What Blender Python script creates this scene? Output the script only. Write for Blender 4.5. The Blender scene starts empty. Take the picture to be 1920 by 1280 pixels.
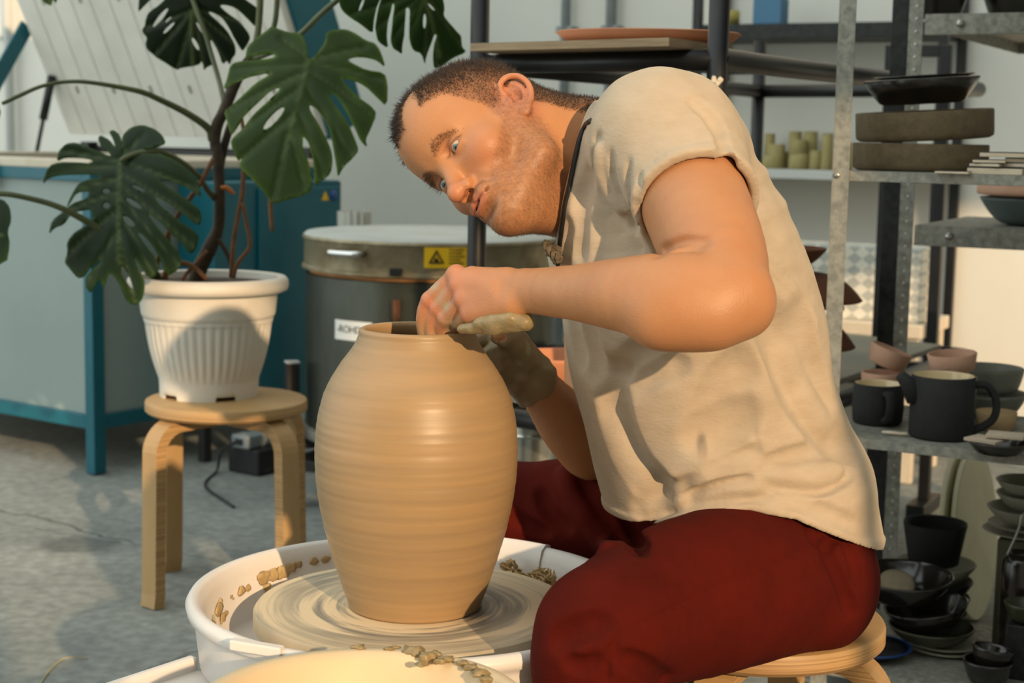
import bpy, bmesh, math, random, os
import numpy as np
from mathutils import Vector, Matrix
random.seed(7)
rng = np.random.default_rng(7)
scene = bpy.context.scene
COL = scene.collection
PI = math.pi

# ------------------------------------------------------------------ camera
FPX = 3000.0
PITCH = math.radians(7.4)
ROLL = 0.018
CAMP = np.array([0.0, 0.0, 1.03])
_r0 = np.array([1.0, 0, 0]); _u0 = np.array([0, math.sin(PITCH), math.cos(PITCH)])
CF = np.array([0, math.cos(PITCH), -math.sin(PITCH)])
CR = math.cos(ROLL) * _r0 + math.sin(ROLL) * _u0
CU = -math.sin(ROLL) * _r0 + math.cos(ROLL) * _u0
cam_data = bpy.data.cameras.new('camera')
cam = bpy.data.objects.new('camera', cam_data)
COL.objects.link(cam)
cam.matrix_world = Matrix(((CR[0], CU[0], -CF[0], CAMP[0]), (CR[1], CU[1], -CF[1], CAMP[1]), (CR[2], CU[2], -CF[2], CAMP[2]), (0, 0, 0, 1)))
cam_data.sensor_width = 36.0
cam_data.lens = FPX / 1920 * 36.0
cam_data.clip_start = 0.05
cam_data.dof.use_dof = True
cam_data.dof.focus_distance = 1.95
cam_data.dof.aperture_fstop = 7.0
scene.camera = cam

def ray(px, py):
    return CF + CR * (px - 960) / FPX + CU * (640 - py) / FPX
def P(px, py, Y):
    """point of the room seen at a pixel of the photograph at world depth Y"""
    d = ray(px, py)
    return CAMP + d * (Y / d[1])
def Pz(px, py, z):
    d = ray(px, py)
    return CAMP + d * ((z - CAMP[2]) / d[2])
def pxm(Y):
    return FPX / Y
def img(v):
    """direction given as (image right, image up, away from camera) to world"""
    return v[0] * CR + v[1] * CU + v[2] * CF
E1 = np.array([0.883, -0.469, 0.0])   # along the back wall and the shelves
E2 = np.array([0.469, 0.883, 0.0])    # into the back wall
UP = np.array([0, 0, 1.0])
def unit(v):
    v = np.asarray(v, float)
    return v / np.linalg.norm(v)

# ------------------------------------------------------------------ materials
def lin(c):
    return tuple(((x / 255.0) / 12.92 if x / 255.0 <= 0.04045 else ((x / 255.0 + 0.055) / 1.055) ** 2.4) for x in c)
MATS = {}
def nd(nt, t, **kw):
    n = nt.nodes.new(t)
    for k, v in kw.items():
        if k.startswith('i_'):
            n.inputs[k[2:]].default_value = v
        else:
            setattr(n, k, v)
    return n
def mat(name, rgb, rough=0.6, metal=0.0, var=None, scale=8.0, amt=0.5, bump=0.0, bscale=None, spec=0.5, stretch=None,
        detail=6.0, coat=0.0, attr=None, sss=0.0, sheen=0.0, rvar=0.0, ramp=(0.35, 0.65), coord='Object', trans=0.0):
    """principled material: base colour mottled towards `var` by noise, optional noise bump"""
    if name in MATS:
        return MATS[name]
    m = bpy.data.materials.new(name)
    m.use_nodes = True
    nt = m.node_tree
    b = nt.nodes['Principled BSDF']
    L = nt.links
    c = lin(rgb)
    b.inputs['Base Color'].default_value = (*c, 1)
    b.inputs['Roughness'].default_value = rough
    b.inputs['Metallic'].default_value = metal
    b.inputs['Specular IOR Level'].default_value = spec
    b.inputs['Coat Weight'].default_value = coat
    b.inputs['Coat Roughness'].default_value = 0.08
    if sss:
        b.inputs['Subsurface Weight'].default_value = sss
        b.inputs['Subsurface Radius'].default_value = (0.012, 0.005, 0.003)
        b.inputs['Subsurface Scale'].default_value = 0.6
    if sheen:
        b.inputs['Sheen Weight'].default_value = sheen
        b.inputs['Sheen Roughness'].default_value = 0.5
        b.inputs['Sheen Tint'].default_value = (*[min(1, x * 2.5) for x in c], 1)
    if trans:
        b.inputs['Transmission Weight'].default_value = trans
    tc = nd(nt, 'ShaderNodeTexCoord')
    co = tc.outputs[coord]
    if stretch:
        mp = nd(nt, 'ShaderNodeMapping')
        mp.inputs['Scale'].default_value = stretch
        L.new(co, mp.inputs['Vector'])
        co = mp.outputs['Vector']
    base = None
    if attr:
        a = nd(nt, 'ShaderNodeAttribute', attribute_name=attr)
        base = a.outputs['Color']
    if var is not None:
        nz = nd(nt, 'ShaderNodeTexNoise')
        nz.inputs['Scale'].default_value = scale
        nz.inputs['Detail'].default_value = detail
        nz.inputs['Roughness'].default_value = 0.6
        L.new(co, nz.inputs['Vector'])
        rp = nd(nt, 'ShaderNodeMapRange')
        rp.inputs['From Min'].default_value = ramp[0]
        rp.inputs['From Max'].default_value = ramp[1]
        rp.inputs['To Max'].default_value = amt
        L.new(nz.outputs['Fac'], rp.inputs['Value'])
        mx = nd(nt, 'ShaderNodeMix', data_type='RGBA')
        mx.inputs[6].default_value = (*c, 1)
        if base is not None:
            L.new(base, mx.inputs[6])
        mx.inputs[7].default_value = (*lin(var), 1)
        L.new(rp.outputs['Result'], mx.inputs[0])
        base = mx.outputs[2]
        if rvar:
            rr = nd(nt, 'ShaderNodeMapRange')
            rr.inputs['From Min'].default_value = ramp[0]
            rr.inputs['From Max'].default_value = ramp[1]
            rr.inputs['To Min'].default_value = rough
            rr.inputs['To Max'].default_value = min(1, max(0, rough + rvar))
            L.new(nz.outputs['Fac'], rr.inputs['Value'])
            L.new(rr.outputs['Result'], b.inputs['Roughness'])
    if base is not None:
        L.new(base, b.inputs['Base Color'])
    if bump:
        nz2 = nd(nt, 'ShaderNodeTexNoise')
        nz2.inputs['Scale'].default_value = bscale or scale * 4
        nz2.inputs['Detail'].default_value = 4
        L.new(co, nz2.inputs['Vector'])
        bp = nd(nt, 'ShaderNodeBump')
        bp.inputs['Strength'].default_value = min(1.0, bump)
        bp.inputs['Distance'].default_value = 0.002 if bump <= 1 else 0.002 * bump
        L.new(nz2.outputs['Fac'], bp.inputs['Height'])
        L.new(bp.outputs['Normal'], b.inputs['Normal'])
    MATS[name] = m
    return m

# ------------------------------------------------------------------ objects
def link(name, me, m=None, parent=None):
    o = bpy.data.objects.new(name, me)
    COL.objects.link(o)
    if m is not None and me is not None:
        if isinstance(m, (list, tuple)):
            for q in m:
                me.materials.append(q)
        else:
            me.materials.append(m)
    if parent is not None:
        o.parent = parent
    return o
def tag(o, label=None, cat=None, group=None, kind=None):
    if label: o['label'] = label
    if cat: o['category'] = cat
    if group: o['group'] = group
    if kind: o['kind'] = kind
    return o
def thing(name, loc, label, cat, group=None, rotz=0.0):
    o = bpy.data.objects.new(name, None)
    o.empty_display_size = 0.05
    COL.objects.link(o)
    o.location = loc
    o.rotation_euler = (0, 0, rotz)
    return tag(o, label, cat, group)
def local(o):
    return Matrix.Translation(o.location) @ o.rotation_euler.to_matrix().to_4x4()
def mesh(verts, faces, smooth=True, name='m'):
    me = bpy.data.meshes.new(name)
    me.from_pydata([tuple(map(float, v)) for v in verts], [], [tuple(f) for f in faces])
    if smooth:
        me.shade_smooth()
    me.update()
    return me
class MB:
    """mesh builder: collects shapes, links them as one mesh object"""
    def __init__(s):
        s.v = []; s.f = []; s.mi = []; s.sm = []
    def raw(s, v, f, mi=0, smooth=True):
        n = len(s.v)
        s.v += [tuple(map(float, q)) for q in v]
        for q in f:
            s.f.append(tuple(i + n for i in q)); s.mi.append(mi); s.sm.append(smooth)
        return s
    def box(s, c, size, axes=None, bev=0.0, mi=0):
        """box at centre c, full sizes, axes = 3 unit vectors; bev = edge bevel width"""
        A = np.array(axes if axes is not None else np.eye(3), float)
        c = np.asarray(c, float); h = np.array(size, float) / 2
        bev = min(bev, h.min() * 0.9)
        if bev <= 0:
            vs = [c + sum(A[i] * h[i] * sg[i] for i in range(3)) for sg in [(-1,-1,-1),(1,-1,-1),(1,1,-1),(-1,1,-1),(-1,-1,1),(1,-1,1),(1,1,1),(-1,1,1)]]
            return s.raw(vs, [(0,3,2,1),(4,5,6,7),(0,1,5,4),(1,2,6,5),(2,3,7,6),(3,0,4,7)], mi, False)
        bm = bmesh.new()
        bmesh.ops.create_cube(bm, size=1.0)
        for v in bm.verts:
            v.co = Vector((v.co.x * 2 * h[0], v.co.y * 2 * h[1], v.co.z * 2 * h[2]))
        bmesh.ops.bevel(bm, geom=bm.edges[:], offset=bev, segments=2, affect='EDGES', profile=0.5)
        bm.verts.index_update()
        vs = [c + A[0] * v.co.x + A[1] * v.co.y + A[2] * v.co.z for v in bm.verts]
        fs = [[v.index for v in f.verts] for f in bm.faces]
        bm.free()
        return s.raw(vs, fs, mi, False)
    def tube(s, pts, r, seg=12, mi=0, cap=True, squash=None, ref=None):
        """round tube along points, r scalar or list; squash=(a,b) makes the section elliptical"""
        pts = [np.asarray(p, float) for p in pts]
        n = len(pts)
        rs = [r] * n if np.isscalar(r) else list(r)
        T = [unit(pts[min(i + 1, n - 1)] - pts[max(i - 1, 0)]) for i in range(n)]
        a = np.asarray(ref, float) if ref is not None else (UP if abs(T[0][2]) < 0.9 else np.array([1.0, 0, 0]))
        vs = []; fs = []
        X = None
        for i in range(n):
            X = a - T[i] * (a @ T[i]) if X is None or ref is not None else X - T[i] * (X @ T[i])
            X = unit(X)
            Yv = np.cross(T[i], X)
            for k in range(seg):
                t = 2 * PI * k / seg
                sx, sy = squash if squash else (1, 1)
                vs.append(pts[i] + rs[i] * (math.cos(t) * sx * X + math.sin(t) * sy * Yv))
        for i in range(n - 1):
            for k in range(seg):
                k2 = (k + 1) % seg
                fs.append((i*seg+k, i*seg+k2, (i+1)*seg+k2, (i+1)*seg+k))
        s.raw(vs, fs, mi, True)
        if cap:
            m = len(s.v) - len(vs)
            s.f.append(tuple(m + k for k in reversed(range(seg)))); s.mi.append(mi); s.sm.append(False)
            s.f.append(tuple(m + (n-1)*seg + k for k in range(seg))); s.mi.append(mi); s.sm.append(False)
        return s
    def lathe(s, prof, c=(0,0,0), seg=64, mi=0, axes=None, a0=0.0, a1=2*PI, fn=None):
        """revolve profile [(r,z)...]; fn(angle,r,z)->(r,z) may modulate"""
        A = np.array(axes if axes is not None else np.eye(3), float)
        c = np.asarray(c, float)
        full = abs(a1 - a0 - 2*PI) < 1e-6
        ns = seg if full else seg + 1
        vs = []; fs = []
        for r, z in prof:
            for k in range(ns):
                t = a0 + (a1 - a0) * k / seg
                rr, zz = fn(t, r, z) if fn else (r, z)
                vs.append(c + A[0] * rr * math.cos(t) + A[1] * rr * math.sin(t) + A[2] * zz)
        for i in range(len(prof) - 1):
            for k in range(seg):
                k2 = (k + 1) % ns
                fs.append((i*ns+k, i*ns+k2, (i+1)*ns+k2, (i+1)*ns+k))
        return s.raw(vs, fs, mi, True)
    def build(s, name, m=None, parent=None, auto=None, weld=True):
        me = bpy.data.meshes.new(name)
        me.from_pydata(s.v, [], s.f)
        for p, mi, sm in zip(me.polygons, s.mi, s.sm):
            p.material_index = mi; p.use_smooth = sm
        if weld:
            bm = bmesh.new(); bm.from_mesh(me)
            bmesh.ops.remove_doubles(bm, verts=bm.verts, dist=1e-6)
            bmesh.ops.recalc_face_normals(bm, faces=bm.faces)
            bm.to_mesh(me); bm.free()
        if auto:
            me.set_sharp_from_angle(angle=math.radians(auto))
        me.update()
        o = link(name, me, m, parent)
        if parent is not None and parent.type == 'EMPTY' or (parent is not None):
            pass
        return o
def world_child(o, parent):
    """parent an object built in world coordinates without moving it"""
    o.parent = parent
    o.matrix_parent_inverse = world_m(parent).inverted()
    return o
def world_m(o):
    m = Matrix.LocRotScale(o.location, o.rotation_euler, o.scale)
    if o.parent is not None:
        m = world_m(o.parent) @ o.matrix_parent_inverse @ m
    return m
def wpart(mb, name, m, parent, auto=None, label=None):
    o = mb.build(name, m, None, auto)
    world_child(o, parent)
    if label: o['label'] = label
    return o
def smooth_path(pts, n=8):
    """Catmull-Rom through points"""
    pts = [np.asarray(p, float) for p in pts]
    q = [2*pts[0]-pts[1]] + pts + [2*pts[-1]-pts[-2]]
    out = []
    for i in range(1, len(q) - 2):
        for k in range(n):
            t = k / n
            out.append(0.5 * ((2*q[i]) + (-q[i-1]+q[i+1])*t + (2*q[i-1]-5*q[i]+4*q[i+1]-q[i+2])*t*t + (-q[i-1]+3*q[i]-3*q[i+1]+q[i+2])*t**3))
    out.append(pts[-1])
    return out
def copy_tree(o, parent=None):
    c = o.copy(); COL.objects.link(c)
    if parent is not None:
        c.parent = parent
    for ch in list(o.children):
        copy_tree(ch, c)
    return c

# ------------------------------------------------------------------ solid modelling on a distance field
class Vol:
    def __init__(s, xs, ys, zs, alloc=True):
        s.xs, s.ys, s.zs = [np.asarray(a, np.float32) for a in (xs, ys, zs)]
        if not alloc: return
        s.F = np.full((len(xs), len(ys), len(zs)), 0.06, np.float32)
    def sl(s, lo, hi):
        i = [max(0, int(np.searchsorted(a, l)) - 1) for a, l in zip((s.xs, s.ys, s.zs), lo)]
        j = [min(len(a), int(np.searchsorted(a, h)) + 1) for a, h in zip((s.xs, s.ys, s.zs), hi)]
        return tuple(slice(a, max(a, b)) for a, b in zip(i, j))
    def grid(s, q):
        return s.xs[q[0]][:, None, None], s.ys[q[1]][None, :, None], s.zs[q[2]][None, None, :]
    def put(s, fn, lo, hi, k=0.0, sub=False, pad=0.05):
        q = s.sl(np.asarray(lo) - pad - k, np.asarray(hi) + pad + k)
        if any(a.stop - a.start < 1 for a in q): return s
        d = np.asarray(fn(*s.grid(q)), np.float32)
        a = s.F[q]
        if sub:
            d = -d
            r = np.maximum(a, d)
            if k > 0:
                h = np.maximum(k - np.abs(a - d), 0) / k
                r = r + h * h * (k / 4)
        else:
            r = np.minimum(a, d)
            if k > 0:
                h = np.maximum(k - np.abs(a - d), 0) / k
                r = r - h * h * (k / 4)
        s.F[q] = r
        return s
    def cone(s, a, b, ra, rb, k=0.0, sub=False):
        a = np.asarray(a, float); b = np.asarray(b, float); ab = b - a; L2 = float(ab @ ab) or 1e-9
        m = max(ra, rb)
        def fn(X, Y, Z):
            x, y, z = X - a[0], Y - a[1], Z - a[2]
            t = np.clip((x * ab[0] + y * ab[1] + z * ab[2]) / L2, 0, 1)
            return np.sqrt((x - t*ab[0])**2 + (y - t*ab[1])**2 + (z - t*ab[2])**2) - (ra + (rb - ra) * t)
        return s.put(fn, np.minimum(a, b) - m, np.maximum(a, b) + m, k, sub)
    def chain(s, nodes, k=0.0, sub=False, inc=0.0, n=4):
        """limb through nodes [(point, radius)...], smoothly interpolated, one union with what is there"""
        pts = [np.append(np.asarray(p, float), r + inc) for p, r in nodes]
        if len(pts) > 2: pts = smooth_path(pts, n)
        A = np.array(pts)
        W = Vol(s.xs, s.ys, s.zs, False)
        m = A[:, 3].max()
        Q = s.sl(A[:, :3].min(0) - m - .03 - k, A[:, :3].max(0) + m + .03 + k)
        if any(v.stop - v.start < 1 for v in Q): return s
        W.xs, W.ys, W.zs = s.xs[Q[0]], s.ys[Q[1]], s.zs[Q[2]]
        W.F = np.full((len(W.xs), len(W.ys), len(W.zs)), 0.06, np.float32)
        for p, q in zip(A[:-1], A[1:]):
            W.cone(p[:3], q[:3], p[3], q[3])
        return s.merge(Q, W.F, k, sub)
    def merge(s, Q, d, k=0.0, sub=False):
        a = s.F[Q]
        if sub:
            r = np.maximum(a, -d)
            if k > 0: h = np.maximum(k - np.abs(a + d), 0) / k; r = r + h * h * (k / 4)
        else:
            r = np.minimum(a, d)
            if k > 0: h = np.maximum(k - np.abs(a - d), 0) / k; r = r - h * h * (k / 4)
        s.F[Q] = r
        return s
    def loft(s, secs, k=0.0, n=3, capr=0.06):
        """trunk through sections [(point, half width x, half depth y)...]"""
        A = np.array(smooth_path([np.append(np.asarray(p, float), (w, d)) for p, w, d in secs], n))
        m = A[:, 3:].max()
        Q = s.sl(A[:, :3].min(0) - m - .03 - k, A[:, :3].max(0) + m + .03 + k)
        W = Vol(s.xs[Q[0]], s.ys[Q[1]], s.zs[Q[2]])
        for p, q in zip(A[:-1], A[1:]):
            W.econe(p[:3], q[:3], (1.0, 0, 0), p[3], q[3], p[4], q[4], capr=capr)
        return s.merge(Q, W.F, k)
    def ell(s, c, r, axes=None, k=0.0, sub=False):
        c = np.asarray(c, float); A = np.array(axes if axes is not None else np.eye(3), float); r = np.asarray(r, float)
        m = r.max()
        def fn(X, Y, Z):
            x, y, z = X - c[0], Y - c[1], Z - c[2]
            u = [x * A[i][0] + y * A[i][1] + z * A[i][2] for i in range(3)]
            k0 = np.sqrt(sum((u[i] / r[i])**2 for i in range(3)))
            k1 = np.sqrt(sum((u[i] / r[i]**2)**2 for i in range(3))) + 1e-6
            return k0 * (k0 - 1) / k1
        return s.put(fn, c - m, c + m, k, sub)
    def econe(s, a, b, side, wa, wb, da, db, k=0.0, sub=False, capr=None):
        """tapering limb of elliptical section from a to b: half width w along `side`, half depth d across"""
        a = np.asarray(a, float); b = np.asarray(b, float); ab = b - a; L = np.linalg.norm(ab); n = ab / L
        sd = np.asarray(side, float); sd = unit(sd - n * (sd @ n)); o = np.cross(n, sd)
        m = max(wa, wb, da, db)
        m_ = m
        def fn(X, Y, Z):
            x, y, z = X - a[0], Y - a[1], Z - a[2]
            h = x*n[0] + y*n[1] + z*n[2]
            t = np.clip(h / L, 0, 1)
            e = h - t * L
            u = x*sd[0] + y*sd[1] + z*sd[2]
            v = x*o[0] + y*o[1] + z*o[2]
            w = wa + (wb - wa) * t; d = da + (db - da) * t
            c = np.minimum(w, d) if capr is None else capr
            k0 = np.sqrt((u/w)**2 + (v/d)**2 + (e/c)**2)
            k1 = np.sqrt((u/w**2)**2 + (v/d**2)**2 + (e/c**2)**2) + 1e-4
            return k0 * (k0 - 1) / k1
        return s.put(fn, np.minimum(a, b) - m, np.maximum(a, b) + m, k, sub)
    def add(s, fn):
        """F += fn(X,Y,Z) near the surface"""
        step = 24
        for i in range(0, len(s.xs), step):
            q = (slice(i, min(i + step, len(s.xs))), slice(None), slice(None))
            s.F[q] = s.F[q] + np.asarray(fn(*s.grid(q)), np.float32)
        return s
    def at(s, p):
        """trilinear sample at points (n,3)"""
        p = np.atleast_2d(p)
        ii = []; tt = []
        for d, a in enumerate((s.xs, s.ys, s.zs)):
            i = np.clip(np.searchsorted(a, p[:, d]) - 1, 0, len(a) - 2)
            ii.append(i); tt.append(np.clip((p[:, d] - a[i]) / (a[i+1] - a[i]), 0, 1))
        r = 0
        for dx in (0, 1):
            for dy in (0, 1):
                for dz in (0, 1):
                    w = (tt[0] if dx else 1-tt[0]) * (tt[1] if dy else 1-tt[1]) * (tt[2] if dz else 1-tt[2])
                    r = r + w * s.F[ii[0]+dx, ii[1]+dy, ii[2]+dz]
        return r
    def hit(s, px, py, y0=1.5, y1=2.6):
        """first surface point on the sight line of a pixel"""
        Ys = np.arange(y0, y1, 0.002)
        pts = np.array([P(px, py, Y) for Y in Ys])
        f = s.at(pts)
        j = np.flatnonzero(f < 0)
        return pts[j[0]] if len(j) else None
    def stroke(s, pix, r, depth=0.0, k=0.006, sub=True, y0=1.5, y1=2.6, n=6):
        """a groove (sub) or a ridge along a line on the surface seen at these pixels"""
        pts = []
        for p in smooth_path([np.array(q, float) for q in pix], n):
            h = s.hit(p[0], p[1], y0, y1)
            if h is not None: pts.append(h)
        if len(pts) < 2: return s
        off = -CF * (r - depth) if sub else CF * (r - depth)
        m = len(pts)
        for i in range(m - 1):
            ta = math.sin(PI * (i + 0.35) / m) ** 0.5; tb = math.sin(PI * (i + 1.35) / (m + 0.7)) ** 0.5
            s.cone(pts[i] - CF * (r - depth * ta) if sub else pts[i] + CF * (r - depth * ta), pts[i+1] - CF * (r - depth * tb) if sub else pts[i+1] + CF * (r - depth * tb), r, r, k, sub)
        return s
    def surface(s):
        F = s.F
        nx, ny, nz = F.shape
        I = (F < 0).astype(np.uint8)
        c = np.zeros((nx-1, ny-1, nz-1), np.uint8)
        for dx in (0, 1):
            for dy in (0, 1):
                for dz in (0, 1):
                    c += I[dx:nx-1+dx, dy:ny-1+dy, dz:nz-1+dz]
        act = (c > 0) & (c < 8)
        ai, aj, ak = np.nonzero(act)
        n = len(ai)
        idx = np.full(act.shape, -1, np.int32)
        idx[ai, aj, ak] = np.arange(n, dtype=np.int32)
        V = {(dx, dy, dz): F[ai+dx, aj+dy, ak+dz] for dx in (0,1) for dy in (0,1) for dz in (0,1)}
        pos = np.zeros((n, 3), np.float64); cnt = np.zeros(n)
        for ax in range(3):
            for q in ((0,0),(0,1),(1,0),(1,1)):
                a = list(q); a.insert(ax, 0); b = list(q); b.insert(ax, 1)
                va, vb = V[tuple(a)], V[tuple(b)]
                mk = (va < 0) != (vb < 0)
                t = np.where(mk, va / np.where(mk, va - vb, 1), 0)
                p = np.tile(np.array(a, float), (n, 1)); p[:, ax] = t
                pos += p * mk[:, None]; cnt += mk
        pos /= cnt[:, None]
        W = np.empty_like(pos)
        for d, (a, i) in enumerate(((s.xs, ai), (s.ys, aj), (s.zs, ak))):
            W[:, d] = a[i] + (a[i+1] - a[i]) * pos[:, d]
        quads = []
        for ax in range(3):
            A = np.moveaxis(I, ax, 0)
            ch = A[:-1] != A[1:]
            ch[:, 0, :] = False; ch[:, -1, :] = False; ch[:, :, 0] = False; ch[:, :, -1] = False
            e, u, v = np.nonzero(ch)
            flip = A[e, u, v] == 0
            D = np.moveaxis(idx, ax, 0)
            q = np.stack([D[e, u-1, v-1], D[e, u, v-1], D[e, u, v], D[e, u-1, v]], 1)
            if ax == 1: flip = ~flip
            q[flip] = q[flip][:, ::-1]
            quads.append(q)
        Q = np.concatenate(quads)
        Q = Q[(Q >= 0).all(1)]
        return W, Q
def relax(W, Q, it=2, lam=0.5):
    for _ in range(it):
        S = np.zeros_like(W); c = np.zeros(len(W))
        for a, b in ((0,1),(1,2),(2,3),(3,0)):
            np.add.at(S, Q[:, a], W[Q[:, b]]); np.add.at(c, Q[:, a], 1)
            np.add.at(S, Q[:, b], W[Q[:, a]]); np.add.at(c, Q[:, b], 1)
        W = W + lam * (S / np.maximum(c, 1)[:, None] - W)
    return W
def biggest(W, Q):
    """keep only the largest connected piece"""
    lab = np.arange(len(W))
    while True:
        m = lab[Q].min(1)
        new = lab.copy()
        for c in range(4):
            np.minimum.at(new, Q[:, c], m)
        new = new[new]
        if (new == lab).all(): break
        lab = new
    ids, cn = np.unique(lab[Q[:, 0]], return_counts=True)
    keep = lab[Q[:, 0]] == ids[cn.argmax()]
    Q = Q[keep]
    used = np.unique(Q)
    mp = np.full(len(W), -1); mp[used] = np.arange(len(used))
    return W[used], mp[Q]
def npmesh(name, W, Q, m, cols=None):
    me = bpy.data.meshes.new(name)
    me.vertices.add(len(W)); me.vertices.foreach_set('co', W.astype(np.float32).ravel())
    k = Q.shape[1]
    me.loops.add(len(Q) * k); me.loops.foreach_set('vertex_index', Q.astype(np.int32).ravel())
    me.polygons.add(len(Q)); me.polygons.foreach_set('loop_start', np.arange(len(Q), dtype=np.int32) * k)
    me.update(calc_edges=True)
    me.shade_smooth()
    if cols is not None:
        at = me.color_attributes.new('Col', 'FLOAT_COLOR', 'POINT')
        at.data.foreach_set('color', np.concatenate([cols, np.ones((len(cols), 1))], 1).astype(np.float32).ravel())
    me.validate()
    return link(name, me, m)
def wave(X, Y, Z, seed, scale, n=5):
    """cheap smooth noise: sum of random sines"""
    g = np.random.default_rng(seed)
    r = 0
    for _ in range(n):
        d = unit(g.normal(size=3)) * scale * g.uniform(0.6, 1.6)
        r = r + np.sin(d[0]*X + d[1]*Y + d[2]*Z + g.uniform(0, 6.28))
    return r / n
def sstep(a, b, x):
    t = np.clip((x - a) / (b - a), 0, 1)
    return t * t * (3 - 2 * t)
# ------------------------------------------------------------------ the potter
HU = unit(img((-0.70, 0.63, 0.34)))
HL = img((0.31, 0.60, -0.74)); HL = unit(HL - HU * (HL @ HU))
HF = np.cross(HL, HU)
HO = P(838, 311, 2.00)
def H(l, f, u):
    return HO + HL * l + HF * f + HU * u
HAX = [HL, HF, HU]
SEAT_C = P(1412, 1150, 2.10); SEAT_Z = SEAT_C[2]

def axis_coords(pieces):
    out = []
    for a, b, h in pieces:
        out.append(np.arange(a, b, h))
    return np.concatenate(out)
FINE = 0.0016; MID = 0.003
bx = axis_coords([(-0.16, 0.075, FINE), (0.075, 0.47, MID)])
by = axis_coords([(1.60, 1.83, MID), (1.83, 2.17, 0.0018), (2.17, 2.46, MID)])
bz = axis_coords([(0.06, 0.44, 0.012), (0.44, 0.72, MID), (0.72, 0.80, 0.002), (0.80, 0.88, 0.0024), (0.88, 1.15, FINE)])
B = Vol(bx, by, bz)
# ---- skull and face
B.ell(H(0, -.087, .032), (.0745, .098, .088), HAX, 0.0)
B.ell(H(0, -.030, .050), (.058, .046, .052), HAX, 0.03)
B.econe(H(0, -.050, .02), H(0, -.042, -.075), HL, .059, .039, .052, .044, 0.02)
for s in (1, -1):
    B.cone(H(.050*s, -.070, -.078), H(.014*s, -.006, -.102), .016, .0145, 0.022)
    B.cone(H(.056*s, -.075, -.020), H(.050*s, -.070, -.078), .018, .016, 0.02)
    B.ell(H(.041*s, -.030, -.030), (.026, .026, .024), HAX, 0.022)
    B.cone(H(.010*s, .000, .019), H(.044*s, -.014, .015), .0100, .0085, 0.012)
    B.ell(H(.021*s, -.017, -.070), (.016, .018, .020), HAX, 0.018)
B.ell(H(0, -.003, -.104), (.017, .0165, .017), HAX, 0.018)
B.ell(H(0, -.006, -.068), (.027, .022, .016), HAX, 0.015)
# eye sockets, lids
for s in (1, -1):
    B.ell(H(.033*s, .010, -.001), (.0175, .016, .0125), HAX, 0.012, sub=True)
    B.ell(H(.032*s, -.0125, -.001), (.0150, .0148, .0142), HAX, 0.004)
    # upper lid fold, lower lid bag
    B.cone(H(.019*s, -.0025, .0085), H(.045*s, -.0075, .0075), .0030, .0028, 0.005)
    B.cone(H(.020*s, -.0035, -.0105), H(.043*s, -.0085, -.0105), .0026, .0026, 0.005)
# nose
B.cone(H(0, -.004, .008), H(0, .0185, -.037), .0088, .0105, 0.012)
B.ell(H(0, .0245, -.0420), (.0120, .0115, .0108), HAX, 0.008)
for s in (1, -1):
    B.ell(H(.0125*s, .0105, -.0450), (.0075, .0105, .0080), HAX, 0.006)
    B.ell(H(.0065*s, .0150, -.0545), (.0036, .0062, .0050), HAX, 0.003, sub=True)
    B.cone(H(.021*s, .006, -.050), H(.034*s, -.001, -.066), .0022, .0022, 0.010, sub=True)
# mouth
B.cone(H(-.017, .0105, -.0665), H(.017, .0105, -.0665), .0058, .0058, 0.008)
B.ell(H(0, .0130, -.0655), (.013, .0065, .0050), HAX, 0.006)
B.ell(H(0, .0115, -.0765), (.015, .0068, .0056), HAX, 0.006)
B.cone(H(-.024, .0070, -.0712), H(0, .0185, -.0710), .0013, .0016, 0.004, sub=True)
B.cone(H(.024, .0070, -.0712), H(0, .0185, -.0710), .0013, .0016, 0.004, sub=True)
B.ell(H(0, .0135, -.0880), (.018, .0055, .0055), HAX, 0.008, sub=True)
B.ell(H(0, .0190, -.0580), (.0032, .004, .006), HAX, 0.006, sub=True)
for s in (1, -1):   # lid slit
    B.ell(H(.032*s, .0030, -.0020), (.0135, .0125, .0037), HAX, 0.0012, sub=True)
# ---- ears
for s in (1, -1):
    eu = unit(HU * math.cos(0.42) - HF * math.sin(0.42))
    ef = unit(HF * math.cos(0.42) * 0.9 + HU * math.sin(0.42) * 0.9 - HL * s * 0.40)
    eu = unit(eu - ef * (eu @ ef))
    en = np.cross(ef, eu); en = en if en @ (HL * s) > 0 else -en
    ec = H(.078*s, -.094, -.006)
    def E(a, b, c=0.0):
        return ec + ef * a + eu * b + en * c
    B.ell(E(.000, .004, -.003), (.0175, .0275, .0050), [ef, eu, en], 0.004)
    B.ell(E(.010, -.004, -.010), (.013, .024, .010), [ef, eu, en], 0.010)
    rim = [E(.013, .006, .002), E(.0150, .016, .003), E(.0110, .0262, .004), E(.000, .0315, .005), E(-.0125, .0265, .005), E(-.0190, .014, .004), E(-.0190, .000, .003), E(-.0140, -.0140, .002), E(-.006, -.0225, .001)]
    B.chain([(p, .0040) for p in rim], 0.002, n=4)
    B.ell(E(-.001, -.0235, -.001), (.0092, .0095, .0050), [ef, eu, en], 0.005)
    anti = [E(-.002, .021, .001), E(-.0085, .012, .002), E(-.0100, .000, .002), E(-.006, -.0105, .002)]
    B.chain([(p, .0034) for p in anti], 0.004, n=4)
    B.ell(E(.0020, -.001, .004), (.0078, .0115, .0085), [ef, eu, en], 0.003, sub=True)
    B.ell(E(.0030, .0135, .0062), (.0070, .0060, .0055), [ef, eu, en], 0.003, sub=True)
    B.ell(E(.0105, -.004, .002), (.0040, .0062, .0045), [ef, eu, en], 0.003)
    B.ell(E(.0020, -.0125, .002), (.0038, .0040, .0035), [ef, eu, en], 0.003)
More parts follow.
